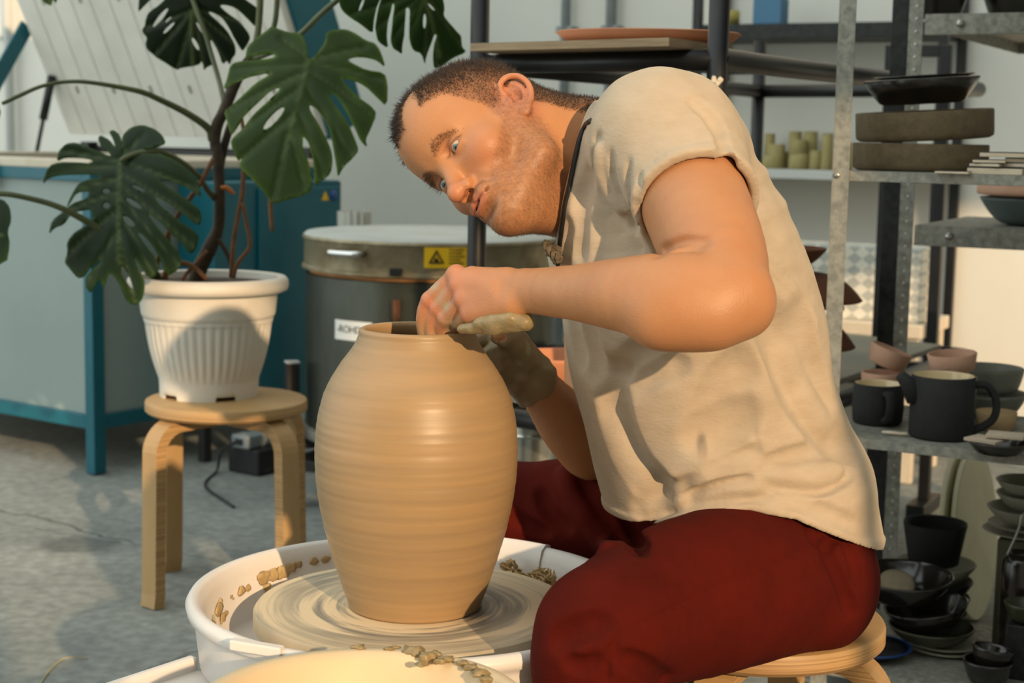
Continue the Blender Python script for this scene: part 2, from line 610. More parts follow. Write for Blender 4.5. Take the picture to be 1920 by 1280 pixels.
# ---- neck and trunk
C7 = P(1150, 285, 2.10)
B.econe(H(0, -.100, -.045), P(1120, 310, 2.09), HL, .056, .062, .062, .070, 0.03)
B.cone(H(.045, -.115, -.035), P(1105, 395, 2.06), .016, .015, 0.03)
B.cone(H(-.005, -.040, -.105), P(1110, 420, 2.10), .022, .030, 0.04)
B.cone(H(.02, -.150, -.030), P(1160, 270, 2.12), .040, .055, 0.04)
XD = np.array([1.0, 0, 0])
tr = [(1180, 320, 2.09, .060, .11), (1275, 440, 2.09, .100, .130), (1310, 580, 2.09, .110, .125), (1345, 720, 2.10, .110, .120), (1385, 870, 2.10, .115, .125), (1450, 1010, 2.10, .120, .150)]
B.loft([(P(*t[:3]), t[3], t[4]) for t in tr], 0.03)
# ---- near (left) arm
SH = P(1262, 288, 1.935)
armL = [(SH, .066), (P(1300, 375, 1.865), .0630), (P(1340, 475, 1.775), .0575), (P(1370, 548, 1.712), .0420)]
B.chain(armL, 0.02)
foreL = [(P(1368, 562, 1.708), .0400), (P(1330, 566, 1.705), .0455), (P(1270, 558, 1.715), .0500), (P(1180, 553, 1.745), .0425), (P(1095, 549, 1.798), .0335), (P(1040, 547, 1.838), .0275)]
B.chain(foreL, 0.02)
B.ell(P(1408, 578, 1.705), (.017, .018, .022), None, 0.03)
WL = P(985, 545, 1.870)
zd = np.array([0, 0, 1.0])
B.econe(P(1060, 548, 1.825), WL, zd, .0300, .0262, .0270, .0200, 0.004)
B.cone(P(1240, 600, 1.70), P(1330, 600, 1.69), .030, .028, 0.03)
# palm
kn = {'i': P(856, 517, 1.938), 'm': P(862, 536, 1.930), 'r': P(871, 562, 1.922), 'l': P(883, 588, 1.914)}
kc = (kn['i'] + kn['l']) / 2
B.econe(WL, kc + (WL - kc) * 0.12, kn['i'] - kn['l'], .0258, .0345, .0195, .0135, 0.004)
B.econe(P(960, 573, 1.872), P(898, 583, 1.905), zd, .016, .015, .015, .013, 0.014)
fing = {
 'i': [kn['i'], P(806, 562, 1.960), P(793, 598, 1.970), P(797, 640, 1.978)],
 'm': [kn['m'], P(822, 578, 1.955), P(809, 610, 1.966), P(815, 655, 1.970)],
 'r': [kn['r'], P(836, 596, 1.950), P(827, 616, 1.962), P(833, 650, 1.972)],
 'l': [kn['l'], P(860, 601, 1.946), P(847, 611, 1.960), P(846, 640, 1.968)]}
fr = {'i': (.0118, .0098, .0088, .0076), 'm': (.0122, .0102, .0092, .0078), 'r': (.0116, .0098, .0088, .0074), 'l': (.0104, .0086, .0078, .0066)}
for q in 'imrl':
    n = list(zip(fing[q], fr[q]))
    base = kc * 0.4 + WL * 0.1 + kn[q] * 0.5
    B.cone(base, n[0][0], .0105, fr[q][0], 0.006)
    B.chain(n, 0.0025)
    B.ell(n[0][0] + np.array([0, -.002, .002]), (.0090, .0080, .0080), None, 0.010)
    B.ell(n[1][0] + np.array([-.001, -.001, .001]), (.0098, .0092, .0092), None, 0.004)
# tendon lines
for q in 'imr':
    B.cone(kn[q] + np.array([0, -.006, .004]), WL * 0.55 + kn[q] * 0.45 + np.array([0, -.015, 0.0]), .0045, .004, 0.012)
thL = [(P(955, 528, 1.895), .0155), (P(912, 545, 1.945), .0130), (P(868, 580, 1.962), .0112), (P(842, 628, 1.978), .0090)]
B.chain(thL, 0.008)
# ---- far (right) arm
SR = P(1130, 330, 2.285)
ER = P(1112, 838, 2.285)
armR = [(SR, .066), (P(1128, 560, 2.31), .056), (P(1122, 760, 2.305), .050), (ER, .044)]
B.chain(armR, 0.02)
WR = P(1000, 715, 2.135)
foreR = [(ER, .044), (P(1095, 825, 2.26), .0465), (P(1062, 790, 2.215), .0420), (P(1028, 748, 2.170), .0330), (WR, .0270)]
B.chain(foreR, 0.02)
KR = P(935, 658, 2.085)
B.econe(WR, KR, img((0.6, 0.7, -0.2)), .030, .042, .020, .016, 0.02)
fR = [[(P(952, 640, 2.09), .0115), (P(915, 634, 2.092), .0100), (P(885, 640, 2.100), .0090)],
      [(P(940, 656, 2.09), .0118), (P(900, 655, 2.105), .0105), (P(868, 664, 2.112), .0090)],
      [(P(930, 676, 2.09), .0115), (P(893, 680, 2.115), .0100), (P(862, 690, 2.124), .0088)],
      [(P(930, 698, 2.095), .0100), (P(900, 704, 2.120), .0085), (P(872, 712, 2.130), .0075)]]
for f in fR:
    B.chain(f, 0.003)
B.chain([(P(985, 672, 2.10), .0150), (P(962, 640, 2.072), .0125), (P(936, 629, 2.060), .0100)], 0.006)
# ---- hips and legs (inside the trousers)
legL = [(P(1500, 1075, 2.00), .075), (P(1300, 1122, 1.875), .066), (P(1135, 1190, 1.745), .046)]
legR = [(P(1430, 1020, 2.20), .075), (P(1200, 970, 2.29), .062), (P(955, 968, 2.38), .046)]
shinL = [(P(1135, 1190, 1.745), .046), (np.array([.150, 1.75, .10]), .034)]
shinR = [(P(955, 968, 2.38), .046), (np.array([-.02, 2.43, .10]), .034)]
B.ell(P(1470, 1040, 2.10), (.115, .145, .085), None, 0.03)
B.chain(legL, 0.02)
B.chain(legR, 0.02)
B.chain(shinL, 0.01)
B.chain(shinR, 0.01)
B.stroke([(1232, 478), (1255, 462), (1285, 451), (1325, 452)], .004, .0042, .006, True, 1.5, 2.0)
B.stroke([(1262, 470), (1290, 462), (1312, 466)], .004, .0015, .006, True, 1.5, 2.0)
def body_cols(W):
    d = W - HO
    l, f, u = d @ HL, d @ HF, d @ HU
    al = np.abs(l)
    n = len(W)
    skin = np.array(lin((188, 133, 90)))
    c = np.tile(skin, (n, 1))
    mott = wave(W[:, 0], W[:, 1], W[:, 2], 3, 60, 7)
    c *= (1 + 0.06 * mott)[:, None]
    def mix(w, rgb):
        nonlocal c
        c = c * (1 - w[:, None]) + np.array(lin(rgb)) * w[:, None]
    def blob(cl, cf, cu, r):
        return np.exp(-(((al - cl)**2 + (f - cf)**2 + (u - cu)**2) / r**2))
    head = (np.abs(l) < .11) & (f > -.22) & (f < .06) & (u > -.14) & (u < .14)
    hw = head.astype(float)
    mix(0.5 * hw * blob(0, .024, -.043, .014), (205, 110, 88))
    mix(0.35 * hw * blob(.045, -.015, -.035, .022), (212, 128, 102))
    mix(0.45 * hw * blob(.08, -.094, -.005, .034) * (al > .068), (214, 120, 96))
    lips = hw * np.clip(1.5 - ((al / .024)**2 + ((u + .0712) / .0095)**2) * 1.2, 0, 1) * (f > .004)
    mix(0.65 * lips, (176, 98, 84))
    mix(hw * 0.8 * np.clip(1.4 - ((al / .023)**2 + ((u + .0712) / .0017)**2), 0, 1) * (f > .004), (95, 45, 38))
    line = -.058 - .80 * f
    st = hw * sstep(0, -.014, u - line) * sstep(-.150, -.120, u) * sstep(-.115, -.09, f)
    st = np.maximum(st, hw * sstep(.035, .024, al) * sstep(-.052, -.056, u) * (f > 0))
    st = np.maximum(st, hw * sstep(.013, .006, np.abs(f + .066)) * sstep(.045, .03, u) * (u > -.05))
    st = st * (1 - lips) * (1 - sstep(-.100, -.125, f))
    mix(0.55 * st * (0.75 + 0.5 * np.clip(wave(W[:, 0], W[:, 1], W[:, 2], 5, 900, 6), -1, 1)), (110, 78, 58))
    brow = hw * np.clip(1.3 - (((al - .031) / .021)**2 + ((u - .0175 + 4 * (al - .028)**2 * 6) / .0055)**2), 0, 1) * (f > -.03)
    mix(0.32 * brow, (105, 72, 50))
    ee = np.sqrt(((al - .032) / .0140)**2 + ((u + .0015) / .0044)**2)
    lash = hw * np.exp(-((ee - 1.05) / .16)**2) * (f > -.02) * np.where(u > -.0015, 1.0, .45)
    mix(0.75 * np.clip(lash, 0, 1), (70, 42, 32))
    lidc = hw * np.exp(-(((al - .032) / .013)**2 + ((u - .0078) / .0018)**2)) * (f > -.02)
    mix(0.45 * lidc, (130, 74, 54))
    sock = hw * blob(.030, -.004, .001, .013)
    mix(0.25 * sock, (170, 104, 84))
    ul = np.interp(f, [-.20, -.15, -.118, -.108, -.090, -.078, -.062, -.046, -.035, -.023, 0, .02], [-.075, -.05, -.02, -.006, .028, .0, .0, .021, .040, .058, .064, .068])
    rec = .100 - ((al - .033) / .020)**2 * .06
    ul = ul + np.maximum(rec - ul, 0) * sstep(-.085, -.052, f)
    hair = hw * sstep(-.006, .010, u - ul + .004 * wave(W[:, 0], W[:, 1], W[:, 2], 9, 250, 5)) * (al < .0765 + .002)
    top = sstep(.02, .085, u) * 0.55 + 0.45 * sstep(-.05, -.12, f)
    mix(hair * (0.38 + 0.6 * np.clip(top, 0, 1)), (48, 35, 26))
    # reddened knuckles and hands
    for q in 'imrl':
        for p, w in ((fing[q][0], .35), (fing[q][1], .5)):
            mix(w * np.exp(-((W - p)**2).sum(1) / .014**2), (205, 112, 92))
    mix(0.25 * np.exp(-((W - kc)**2).sum(1) / .06**2), (210, 130, 108))
    # grey slip dried on the fingers
    sl = np.exp(-((W - fing['l'][1])**2).sum(1) / .018**2) * 1.4
    for q in 'imr':
        sl = np.maximum(sl, 0.9 * np.exp(-((W - (fing[q][0]*.35 + fing[q][1]*.65 + np.array([-.004, -.004, .006])))**2).sum(1) / .010**2))
        sl = np.maximum(sl, 0.8 * np.exp(-((W - fing[q][3])**2).sum(1) / .022**2))
    sl = np.clip(sl * (1.0 + 0.8 * wave(W[:, 0], W[:, 1], W[:, 2], 21, 320, 6)), 0, 1)
    mix(sl, (176, 160, 128))
    # far hand covered with slip up to the wrist
    ax = unit(WR - KR)
    t = (W - WR) @ ax
    far = (np.abs((W - WR) @ img((0, 0, 1))) < .09) & (W[:, 0] > -.09) & (W[:, 0] < .10) & (W[:, 1] > 2.02) & (W[:, 2] > .60) & (W[:, 2] < .82)
    w = far * sstep(.018, .008, t + .008 * wave(W[:, 0], W[:, 1], W[:, 2], 22, 160, 6))
    mix(w * 0.95, (136, 124, 92))
    mix(w * 0.6 * sstep(.1, .6, wave(W[:, 0], W[:, 1], W[:, 2], 23, 220, 6)), (176, 162, 126))
    mix(w * 0.5 * sstep(.1, .6, wave(W[:, 0], W[:, 1], W[:, 2], 24, 130, 6)), (84, 74, 52))
    return c, dict(hair=hair, st=st, brow=brow, l=l, f=f, u=u, far=w)
m_skin = mat('skin', (188, 133, 90), 0.46, var=(170, 104, 68), scale=26, amt=0.22, bump=0.25, bscale=420, spec=0.4, attr='Col', sss=0.08)
bW, bQ = B.surface()
bW, bQ = biggest(bW, bQ)
bW = relax(bW, bQ, 1, 0.5)
arms = ((bW[:, 0] > .03) & (np.linalg.norm(bW - HO, axis=1) > .22))[:, None]
for _ in range(10):
    bW = np.where(arms, relax(bW, bQ, 1, 0.6), bW)
hand = ((bW[:, 0] > -.046) & (bW[:, 0] <= .03) & (bW[:, 1] < 1.93) & (bW[:, 2] < .90))[:, None]
for _ in range(5):
    bW = np.where(hand, relax(bW, bQ, 1, 0.6), bW)
bC, bM = body_cols(bW)
# strand samplers need normals
def vnormals(W, Q):
    n = np.cross(W[Q[:, 2]] - W[Q[:, 0]], W[Q[:, 3]] - W[Q[:, 1]])
    N = np.zeros_like(W)
    for k in range(4): np.add.at(N, Q[:, k], n)
    return N / (np.linalg.norm(N, axis=1)[:, None] + 1e-12)
bN = vnormals(bW, bQ)
farw = bM['far']
bW = bW + bN * (farw * (0.0024 + 0.0024 * wave(bW[:, 0], bW[:, 1], bW[:, 2], 31, 140, 6) + 0.0022 * wave(bW[:, 0], bW[:, 1], bW[:, 2], 32, 330, 6)))[:, None]
potter = thing('person', (SEAT_C[0], SEAT_C[1], 0.0), 'man with cropped hair bent over the tall clay vase, in beige t-shirt and rust-red trousers', 'person')
body = npmesh('body', bW, bQ, m_skin, bC)
world_child(body, potter)
def strands(name, mask, count, length, lean, thick, m, jitter=0.35, lenv=0.3, dens=None):
    """thousands of short fine hairs growing from the masked skin"""
    w = mask[bQ].mean(1)
    ok = np.flatnonzero(w > 0.12)
    a = np.linalg.norm(np.cross(bW[bQ[ok, 2]] - bW[bQ[ok, 0]], bW[bQ[ok, 3]] - bW[bQ[ok, 1]]), axis=1) * w[ok]
    pick = rng.choice(ok, count, p=a / a.sum())
    r = rng.dirichlet((1, 1, 1, 1), count)
    p = (bW[bQ[pick]] * r[..., None]).sum(1)
    n = (bN[bQ[pick]] * r[..., None]).sum(1)
    d = n * 0.7 + np.asarray(lean(p)) + rng.normal(size=(count, 3)) * jitter
    d /= np.linalg.norm(d, axis=1)[:, None]
    ln = (length if np.isscalar(length) else length[bQ[pick, 0]]) * (1 + lenv * rng.normal(size=count)).clip(0.3, 2)
    tip = p + d * ln[:, None]
    s1 = np.cross(d, n + rng.normal(size=(count, 3)) * 0.5); s1 /= np.linalg.norm(s1, axis=1)[:, None] + 1e-9
    s2 = np.cross(d, s1)
    b0 = p - n * 0.0006
    V = np.stack([b0 + s1 * thick, b0 - s1 * thick * .5 + s2 * thick * .87, b0 - s1 * thick * .5 - s2 * thick * .87, tip], 1).reshape(-1, 3)
    i = np.arange(count) * 4
    T = np.concatenate([np.stack([i, i+1, i+3], 1), np.stack([i+1, i+2, i+3], 1), np.stack([i+2, i, i+3], 1)])
    o = npmesh(name, V, T, m)
    world_child(o, potter)
    return o
m_hair = mat('hair_dark', (42, 31, 24), 0.5, var=(78, 56, 38), scale=60, amt=0.6)
m_beard = mat('stubble', (112, 82, 58), 0.5, var=(60, 44, 32), scale=90, amt=0.7)
hl = np.clip(0.0025 + 0.006 * sstep(.03, .09, bM['u']) + 0.0025 * sstep(-.08, -.15, bM['f']), .0018, .009)
back = -HF * 0.5 - HU * 0.15
strands('hair', bM['hair'], 24000, hl, lambda p: np.tile(HF * 0.15 - HU * 0.25, (len(p), 1)), 0.00042, m_hair)['label'] = 'short dark cropped hair'
strands('stubble', bM['st'], 5200, 0.0026, lambda p: np.tile(-HU * 0.5, (len(p), 1)), 0.00016, m_beard)
strands('eyebrow', bM['brow'] * (bM['l'] > 0), 260, 0.0060, lambda p: np.tile(HL * 0.9 + HU * 0.25, (len(p), 1)), 0.00022, m_beard, 0.2)
strands('eyebrow', bM['brow'] * (bM['l'] < 0), 260, 0.0060, lambda p: np.tile(-HL * 0.9 + HU * 0.25, (len(p), 1)), 0.00022, m_beard, 0.2)
# eyes
m_eye = mat('eye_white', (196, 182, 168), 0.12, coat=0.6)
m_iris = mat('iris', (118, 138, 140), 0.15, var=(70, 92, 98), scale=300, amt=0.7, coat=0.8)
m_pupil = mat('pupil', (12, 10, 10), 0.1, coat=0.8)
gaze = unit(HF * 0.90 - HU * 0.28 + HL * 0.15)
for s in (1, -1):
    c = H(.032*s, -.0125, -.0015)
    X = unit(np.cross(UP, gaze)); Yg = np.cross(gaze, X)
    R = .0128
    mb = MB()
    th = [0.0, .10, .171, .1711, .30, .42, .4201] + list(np.linspace(.5, PI, 16))
    prof = [(R * math.sin(t), R * math.cos(t)) for t in th]
    mb.lathe(prof, c, 32, 0, [X, Yg, gaze])
    for k, f in enumerate(mb.f):
        ring = k // 32
        mb.mi[k] = 2 if ring < 2 else (1 if ring < 6 else 0)
    wpart(mb, 'eye', [m_eye, m_iris, m_pupil], potter)

# ------------------------------------------------------------------ t-shirt
m_shirt = mat('linen_jersey', (190, 172, 150), 0.85, var=(170, 151, 126), scale=22, amt=0.5, bump=0.3, bscale=150, spec=0.2, stretch=(1.0, 1.0, 2.2), sheen=0.15, attr='Col')
S = Vol(np.arange(0.02, 0.50, 0.0024), np.arange(1.72, 2.42, 0.003), np.arange(0.47, 1.13, 0.0026))
sec = [(1185, 315, 2.07, .085, .150), (1254, 420, 2.07, .142, .180), (1281, 520, 2.07, .161, .185), (1305, 640, 2.075, .170, .178), (1325, 740, 2.08, .166, .176), (1355, 850, 2.09, .168, .182), (1392, 945, 2.10, .172, .195), (1420, 1040, 2.10, .168, .200)]
SEC = [(P(*a[:3]), a[3], a[4]) for a in sec]
S.loft(SEC, 0.0, capr=0.07)
S.ell(P(1258, 285, 2.05), (.096, .185, .084), None, 0.04)
S.ell(P(1215, 240, 1.95), (.055, .07, .055), None, 0.05)
S.ell(P(1440, 900, 2.08), (.125, .17, .07), None, 0.03)
slv = [(P(1245, 258, 1.955), .080), (P(1290, 345, 1.885), .0750), (P(1322, 425, 1.82), .0695), (P(1345, 480, 1.775), .066)]
S.chain(slv, 0.035)
slr = [(P(1130, 320, 2.29), .084), (P(1128, 420, 2.305), .080), (P(1126, 480, 2.31), .076)]
S.chain(slr, 0.03)
S.cone(P(1070, 300, 2.075), P(1170, 330, 2.09), .0800, .1000, 0.03)
S.ell(P(1112, 425, 2.04), (.048, .095, .085), None, 0.03)
# broad drape
def drape(X, Y, Z):
    px = X / Y
    return (0.0030 * wave(X, Y, Z, 41, 26, 6) + 0.0018 * wave(X * 1.6, Y, Z * 0.6, 42, 70, 6)) + 0 * px
S.add(drape)
# sleeve end plane and hollow
ad = unit(slv[2][0] - slv[0][0])
sc = P(1305, 388, 1.855)
nS = unit(ad + np.array([-0.10, 0.0, 0.10]))
# the trunk must survive the sleeve cut, so cut only what lies outside it
T0 = Vol(S.xs, S.ys, S.zs)
T0.loft(SEC, 0.0, capr=0.07)
T0.ell(P(1440, 900, 2.08), (.125, .17, .07), None, 0.03)
T0.add(drape)
q = (slice(None),) * 3
g = S.grid(q)
d = (g[0] - sc[0]) * nS[0] + (g[1] - sc[1]) * nS[1] + (g[2] - sc[2]) * nS[2]
sleeve = np.maximum(S.F, d)
rimd = np.maximum(S.F - 0.0022, np.abs(d + .006) - .0065)
sleeve = np.minimum(sleeve, rimd)
S.F = S.F.astype(np.float32)
zone = (g[1] < 1.98) & (d > -0.03) & (g[0] > .12)
S.F = np.where(zone, np.minimum(T0.F, sleeve), S.F).astype(np.float32)
S.cone(P(1297, 362, 1.875), P(1345, 490, 1.77), .0635, .064, 0.004, sub=True)
S.cone(P(1127, 440, 2.305), P(1126, 560, 2.31), .068, .070, 0.004, sub=True)
# neck opening
nc = P(1082, 300, 2.05)
nN = unit(img((-0.955, 0.24, 0.12)))
d = (g[0] - nc[0]) * nN[0] + (g[1] - nc[1]) * nN[1] + (g[2] - nc[2]) * nN[2]
S.F = np.maximum(S.F, np.where(g[2] > P(1045, 500, 2.05)[2], d, -0.06)).astype(np.float32)
# hem
hx = np.array([P(1172, 990, 1.95)[0], P(1290, 978, 1.93)[0], P(1400, 950, 1.92)[0], P(1480, 956, 1.95)[0], P(1640, 1002, 2.10)[0]])
hz = np.array([P(1172, 994, 1.95)[2], P(1290, 980, 1.93)[2], P(1400, 950, 1.92)[2], P(1480, 956, 1.95)[2], P(1640, 1002, 2.10)[2]])
zc = np.interp(S.xs, hx, hz).astype(np.float32)[:, None, None]
hem = zc - g[2]
S.F = np.minimum(np.maximum(S.F, hem), np.maximum(S.F - .0035, np.abs(g[2] - zc - .004) - .0055)).astype(np.float32)
# folds drawn on the cloth
def F_(pix, r, dep, k=.008, sub=True): S.stroke(pix, r, dep, k, sub, 1.70, 2.4)
# armpit folds
F_([(1116, 258), (1113, 300), (1122, 350), (1150, 390), (1185, 428)], .0070, .0030, .007)
F_([(1128, 270), (1130, 320), (1148, 362), (1175, 402), (1192, 436)], .0060, -.0010, .008, False)
F_([(1142, 290), (1150, 340), (1170, 382), (1192, 422)], .0050, .0026, .005)
F_([(1176, 305), (1176, 355), (1184, 402)], .0045, .0022, .005)
F_([(1196, 330), (1190, 370), (1194, 408)], .0045, .0016, .005)
F_([(1330, 215), (1352, 250), (1362, 290), (1370, 318)], .006, .0025)
F_([(1300, 185), (1330, 210), (1350, 240)], .008, .0015)
# side seam
F_([(1372, 640), (1388, 690), (1402, 745), (1412, 800), (1424, 850), (1428, 895)], .0026, .0020, .002)
# bunching at the waist
F_([(1190, 955), (1235, 930), (1275, 925), (1300, 915)], .012, .004, .012)
F_([(1335, 882), (1370, 864), (1418, 850)], .010, .005, .010)
F_([(1430, 876), (1475, 858), (1525, 846), (1570, 848)], .009, .0055, .008)
F_([(1438, 905), (1490, 915), (1540, 915), (1580, 896), (1598, 880)], .0075, .0070, .007)
F_([(1445, 890), (1490, 896), (1535, 897), (1570, 878)], .010, -.0035, .010, False)
F_([(1480, 936), (1540, 954), (1600, 980)], .008, .0035, .008)
# long soft pulls on the back and belly
F_([(1330, 800), (1360, 740), (1400, 690)], .022, .0028, .022)
F_([(1310, 830), (1360, 800), (1400, 780)], .020, .003, .022)
F_([(1480, 640), (1500, 720), (1540, 780), (1590, 830)], .020, .0028, .022)
F_([(1430, 560), (1480, 660), (1520, 740)], .022, .0025, .022)
F_([(1510, 590), (1535, 680), (1560, 760)], .018, .0025, .020)
F_([(1455, 660), (1490, 740), (1530, 800)], .014, -.0012, .020, False)
F_([(1125, 700), (1140, 790), (1180, 880), (1230, 930)], .020, .0030, .020)
F_([(1165, 790), (1185, 850), (1220, 900)], .014, -.001, .018, False)
F_([(1080, 560), (1095, 640), (1105, 700)], .014, .0035, .016)
F_([(1062, 520), (1068, 600), (1082, 680)], .010, .0030, .012)
F_([(1060, 420), (1058, 480), (1062, 540)], .007, .003, .010)
F_([(1095, 330), (1080, 400), (1078, 480)], .010, .003, .012)
F_([(1150, 600), (1180, 580), (1220, 560)], .014, .002, .016)
F_([(1150, 700), (1190, 670), (1230, 650)], .012, .0018, .014)
F_([(1180, 730), (1230, 700), (1270, 690)], .012, .0016, .014)
# a roll of cloth caught above the hem
F_([(1282, 916), (1330, 893), (1385, 878), (1432, 871)], .0130, -.0060, .010, False)
F_([(1284, 935), (1315, 921), (1352, 909), (1404, 899)], .0060, .0085, .005)
F_([(1200, 974), (1250, 956), (1310, 942), (1370, 932), (1440, 931)], .0060, .0055, .006)
F_([(1250, 948), (1310, 932), (1360, 922), (1420, 914)], .0080, -.0025, .008, False)
sW, sQ = S.surface()
sW, sQ = biggest(sW, sQ)
sW = relax(sW, sQ, 2, 0.5)
scol = np.tile(np.array(lin((189, 172, 150))), (len(sW), 1)) * (1 + 0.05 * wave(sW[:, 0], sW[:, 1], sW[:, 2], 51, 45, 7))[:, None]
def stain(p, r, rgb, a, sd):
    global scol
    if p is None: return
    w = a * np.clip(1.3 * np.exp(-(((sW - p) / np.asarray(r))**2).sum(1)) + 0.25 * wave(sW[:, 0], sW[:, 1], sW[:, 2], sd, 180, 6) * (np.exp(-(((sW - p) / (np.asarray(r) * 1.5))**2).sum(1))), 0, 1)
    scol = scol * (1 - w[:, None]) + np.array(lin(rgb)) * w[:, None]
stain(S.hit(1312, 838), (.004, .05, .014), (96, 92, 88), 0.7, 61)
stain(S.hit(1321, 842), (.003, .05, .010), (104, 98, 92), 0.6, 63)
stain(S.hit(1316, 822), (.004, .05, .006), (104, 98, 92), 0.7, 64)
stain(S.hit(1260, 862), (.045, .08, .018), (180, 172, 158), 0.6, 62)
shirt = npmesh('t_shirt', sW, sQ, m_shirt, scol)
world_child(shirt, potter); shirt['label'] = 'beige short-sleeved t-shirt'
# neck strap lying along the collar
m_strap = mat('strap_black', (16, 15, 16), 0.6, bump=0.3, bscale=300)
sp = []
for p in smooth_path([np.array(v, float) for v in [(1108, 226), (1096, 236), (1086, 262), (1077, 300), (1068, 345), (1059, 385), (1053, 430), (1048, 470), (1046, 500)]], 5):
    hb = B.hit(p[0], p[1], 1.94, 2.4); hs = S.hit(p[0], p[1], 1.94, 2.4)
    yb = min([h[1] for h in (hb, hs) if h is not None] + [2.03])
    sp.append((p[0], p[1], yb))
ys = np.array([q[2] for q in sp]); ys = np.convolve(np.pad(ys, 3, 'edge'), np.ones(7) / 7, 'valid')
wpart(MB().tube([P(a, b, min(y, y0) - .004) for (a, b, y0), y in zip(sp, ys)], .0036, 10, squash=(1.0, 0.6)), 'neck_strap', m_strap, potter, label='black neck strap')
# crumpled cloth tucked at the chest
cb = MB()
for k in range(9):
    pts = [P(1024 + k * 2.6 + random.uniform(-4, 4), 458 + random.uniform(-3, 8) + k * 3.2, 2.0 + random.uniform(-.02, .02)) for _ in range(4)]
    cb.tube(smooth_path(pts + [P(1048, 470 + k * 2, 2.0)], 4), [.0035 + .0015 * random.random()] * 17, 8, squash=(1.5, 0.6))
wpart(cb, 'cloth_bunch', m_shirt, potter)

# ------------------------------------------------------------------ trousers
m_trs = mat('rust_velveteen', (84, 20, 10), 0.9, var=(64, 14, 7), scale=14, amt=0.55, bump=0.3, bscale=260, spec=0.1)
T = Vol(np.arange(-0.10, 0.52, 0.0030), np.arange(1.56, 2.50, 0.0034), np.concatenate([np.arange(0.07, 0.36, 0.008), np.arange(0.36, 0.66, 0.0028)]))
tl = [(P(1480, 1075, 2.00), .100), (P(1400, 1090, 1.94), .1020), (P(1300, 1118, 1.875), .0970), (P(1205, 1150, 1.803), .0865), (P(1133, 1186, 1.738), .0735)]
T.chain(tl, 0.03)
T.chain([(P(1133, 1186, 1.738), .0735), (P(1120, 1235, 1.738), .0715), (P(1112, 1300, 1.742), .065), (np.array([.150, 1.75, .10]), .058)], 0.02)
t2 = [(P(1430, 1010, 2.20), .104), (P(1300, 985, 2.25), .096), (P(1180, 968, 2.30), .088), (P(1060, 960, 2.35), .080), (P(955, 962, 2.38), .074)]
T.chain(t2, 0.03)
T.chain([(P(955, 962, 2.38), .074), (np.array([-.03, 2.40, .28]), .062), (np.array([-.02, 2.43, .10]), .056)], 0.02)
T.ell(P(1460, 1035, 2.09), (.108, .178, .100), None, 0.04)
T.ell(P(1385, 1010, 2.08), (.100, .165, .070), None, 0.04)
T.ell(P(1530, 1085, 2.06), (.072, .13, .080), None, 0.04)
def cord(X, Y, Z):
    return 0.0022 * wave(X, Y, Z, 71, 34, 6) + 0.0008 * wave(X, Y, Z, 72, 120, 6)
T.add(cord)
gt = T.grid(q)
inseat = ((gt[0] - SEAT_C[0])**2 + (gt[1] - SEAT_C[1])**2) < .20**2
T.F = np.where(inseat, np.maximum(T.F, SEAT_Z + .001 - gt[2]), T.F).astype(np.float32)
def G_(pix, r, dep, k=.008, sub=True): T.stroke(pix, r, dep, k, sub, 1.55, 2.5)
G_([(1130, 935), (1170, 985), (1200, 1030)], .010, .008)
G_([(1085, 900), (1120, 950), (1160, 1010)], .010, .006)
G_([(1060, 885), (1075, 930), (1110, 985), (1140, 1030)], .009, -.002, .012, False)
G_([(1010, 920), (1030, 960), (1060, 990)], .010, .006)
G_([(965, 965), (990, 985), (1020, 1000)], .008, .005)
G_([(1165, 960), (1190, 1000), (1205, 1030)], .008, .007)
G_([(1160, 1190), (1250, 1145), (1350, 1098), (1440, 1055), (1515, 1012)], .003, .0016, .003)
G_([(1505, 965), (1512, 985), (1520, 1006)], .003, .0018, .003)
G_([(1520, 1006), (1545, 1022), (1560, 1012), (1580, 1000), (1615, 992)], .004, .003)
G_([(1548, 1025), (1570, 1065), (1588, 1110), (1600, 1150)], .010, .004)
G_([(1590, 1010), (1603, 1045), (1612, 1085)], .009, .003)
G_([(1160, 1190), (1150, 1215), (1140, 1240), (1136, 1275)], .004, .003, .004)
G_([(1170, 1235), (1210, 1250), (1250, 1275)], .010, .006)
G_([(1060, 1240), (1090, 1250), (1120, 1240)], .008, .003)
G_([(1040, 1200), (1080, 1175), (1130, 1165)], .010, .0025, .014)
tW, tQ = T.surface()
tW, tQ = biggest(tW, tQ)
tW = relax(tW, tQ, 2, 0.5)
trs = npmesh('trousers', tW, tQ, m_trs)
world_child(trs, potter); trs['label'] = 'rust-red trousers'
m_shoe = mat('shoe_canvas', (60, 56, 52), 0.8)
for (x, y, dx) in ((.150, 1.75, -1), (-.02, 2.42, -1)):
    V = Vol(np.arange(x - .24, x + .10, .006), np.arange(y - .09, y + .09, .006), np.arange(-.01, .16, .006))
    V.econe((x + .02, y, .05), (x - .15, y, .038), (0, 1, 0), .040, .044, .046, .034, 0.02)
    V.cone((x, y, .06), (x, y, .11), .050, .050, 0.02)
    V.F = np.maximum(V.F, -V.zs[None, None, :] + 0.001).astype(np.float32)
    w, f = V.surface()
    world_child(npmesh('shoe', relax(w, f, 2), f, m_shoe), potter)
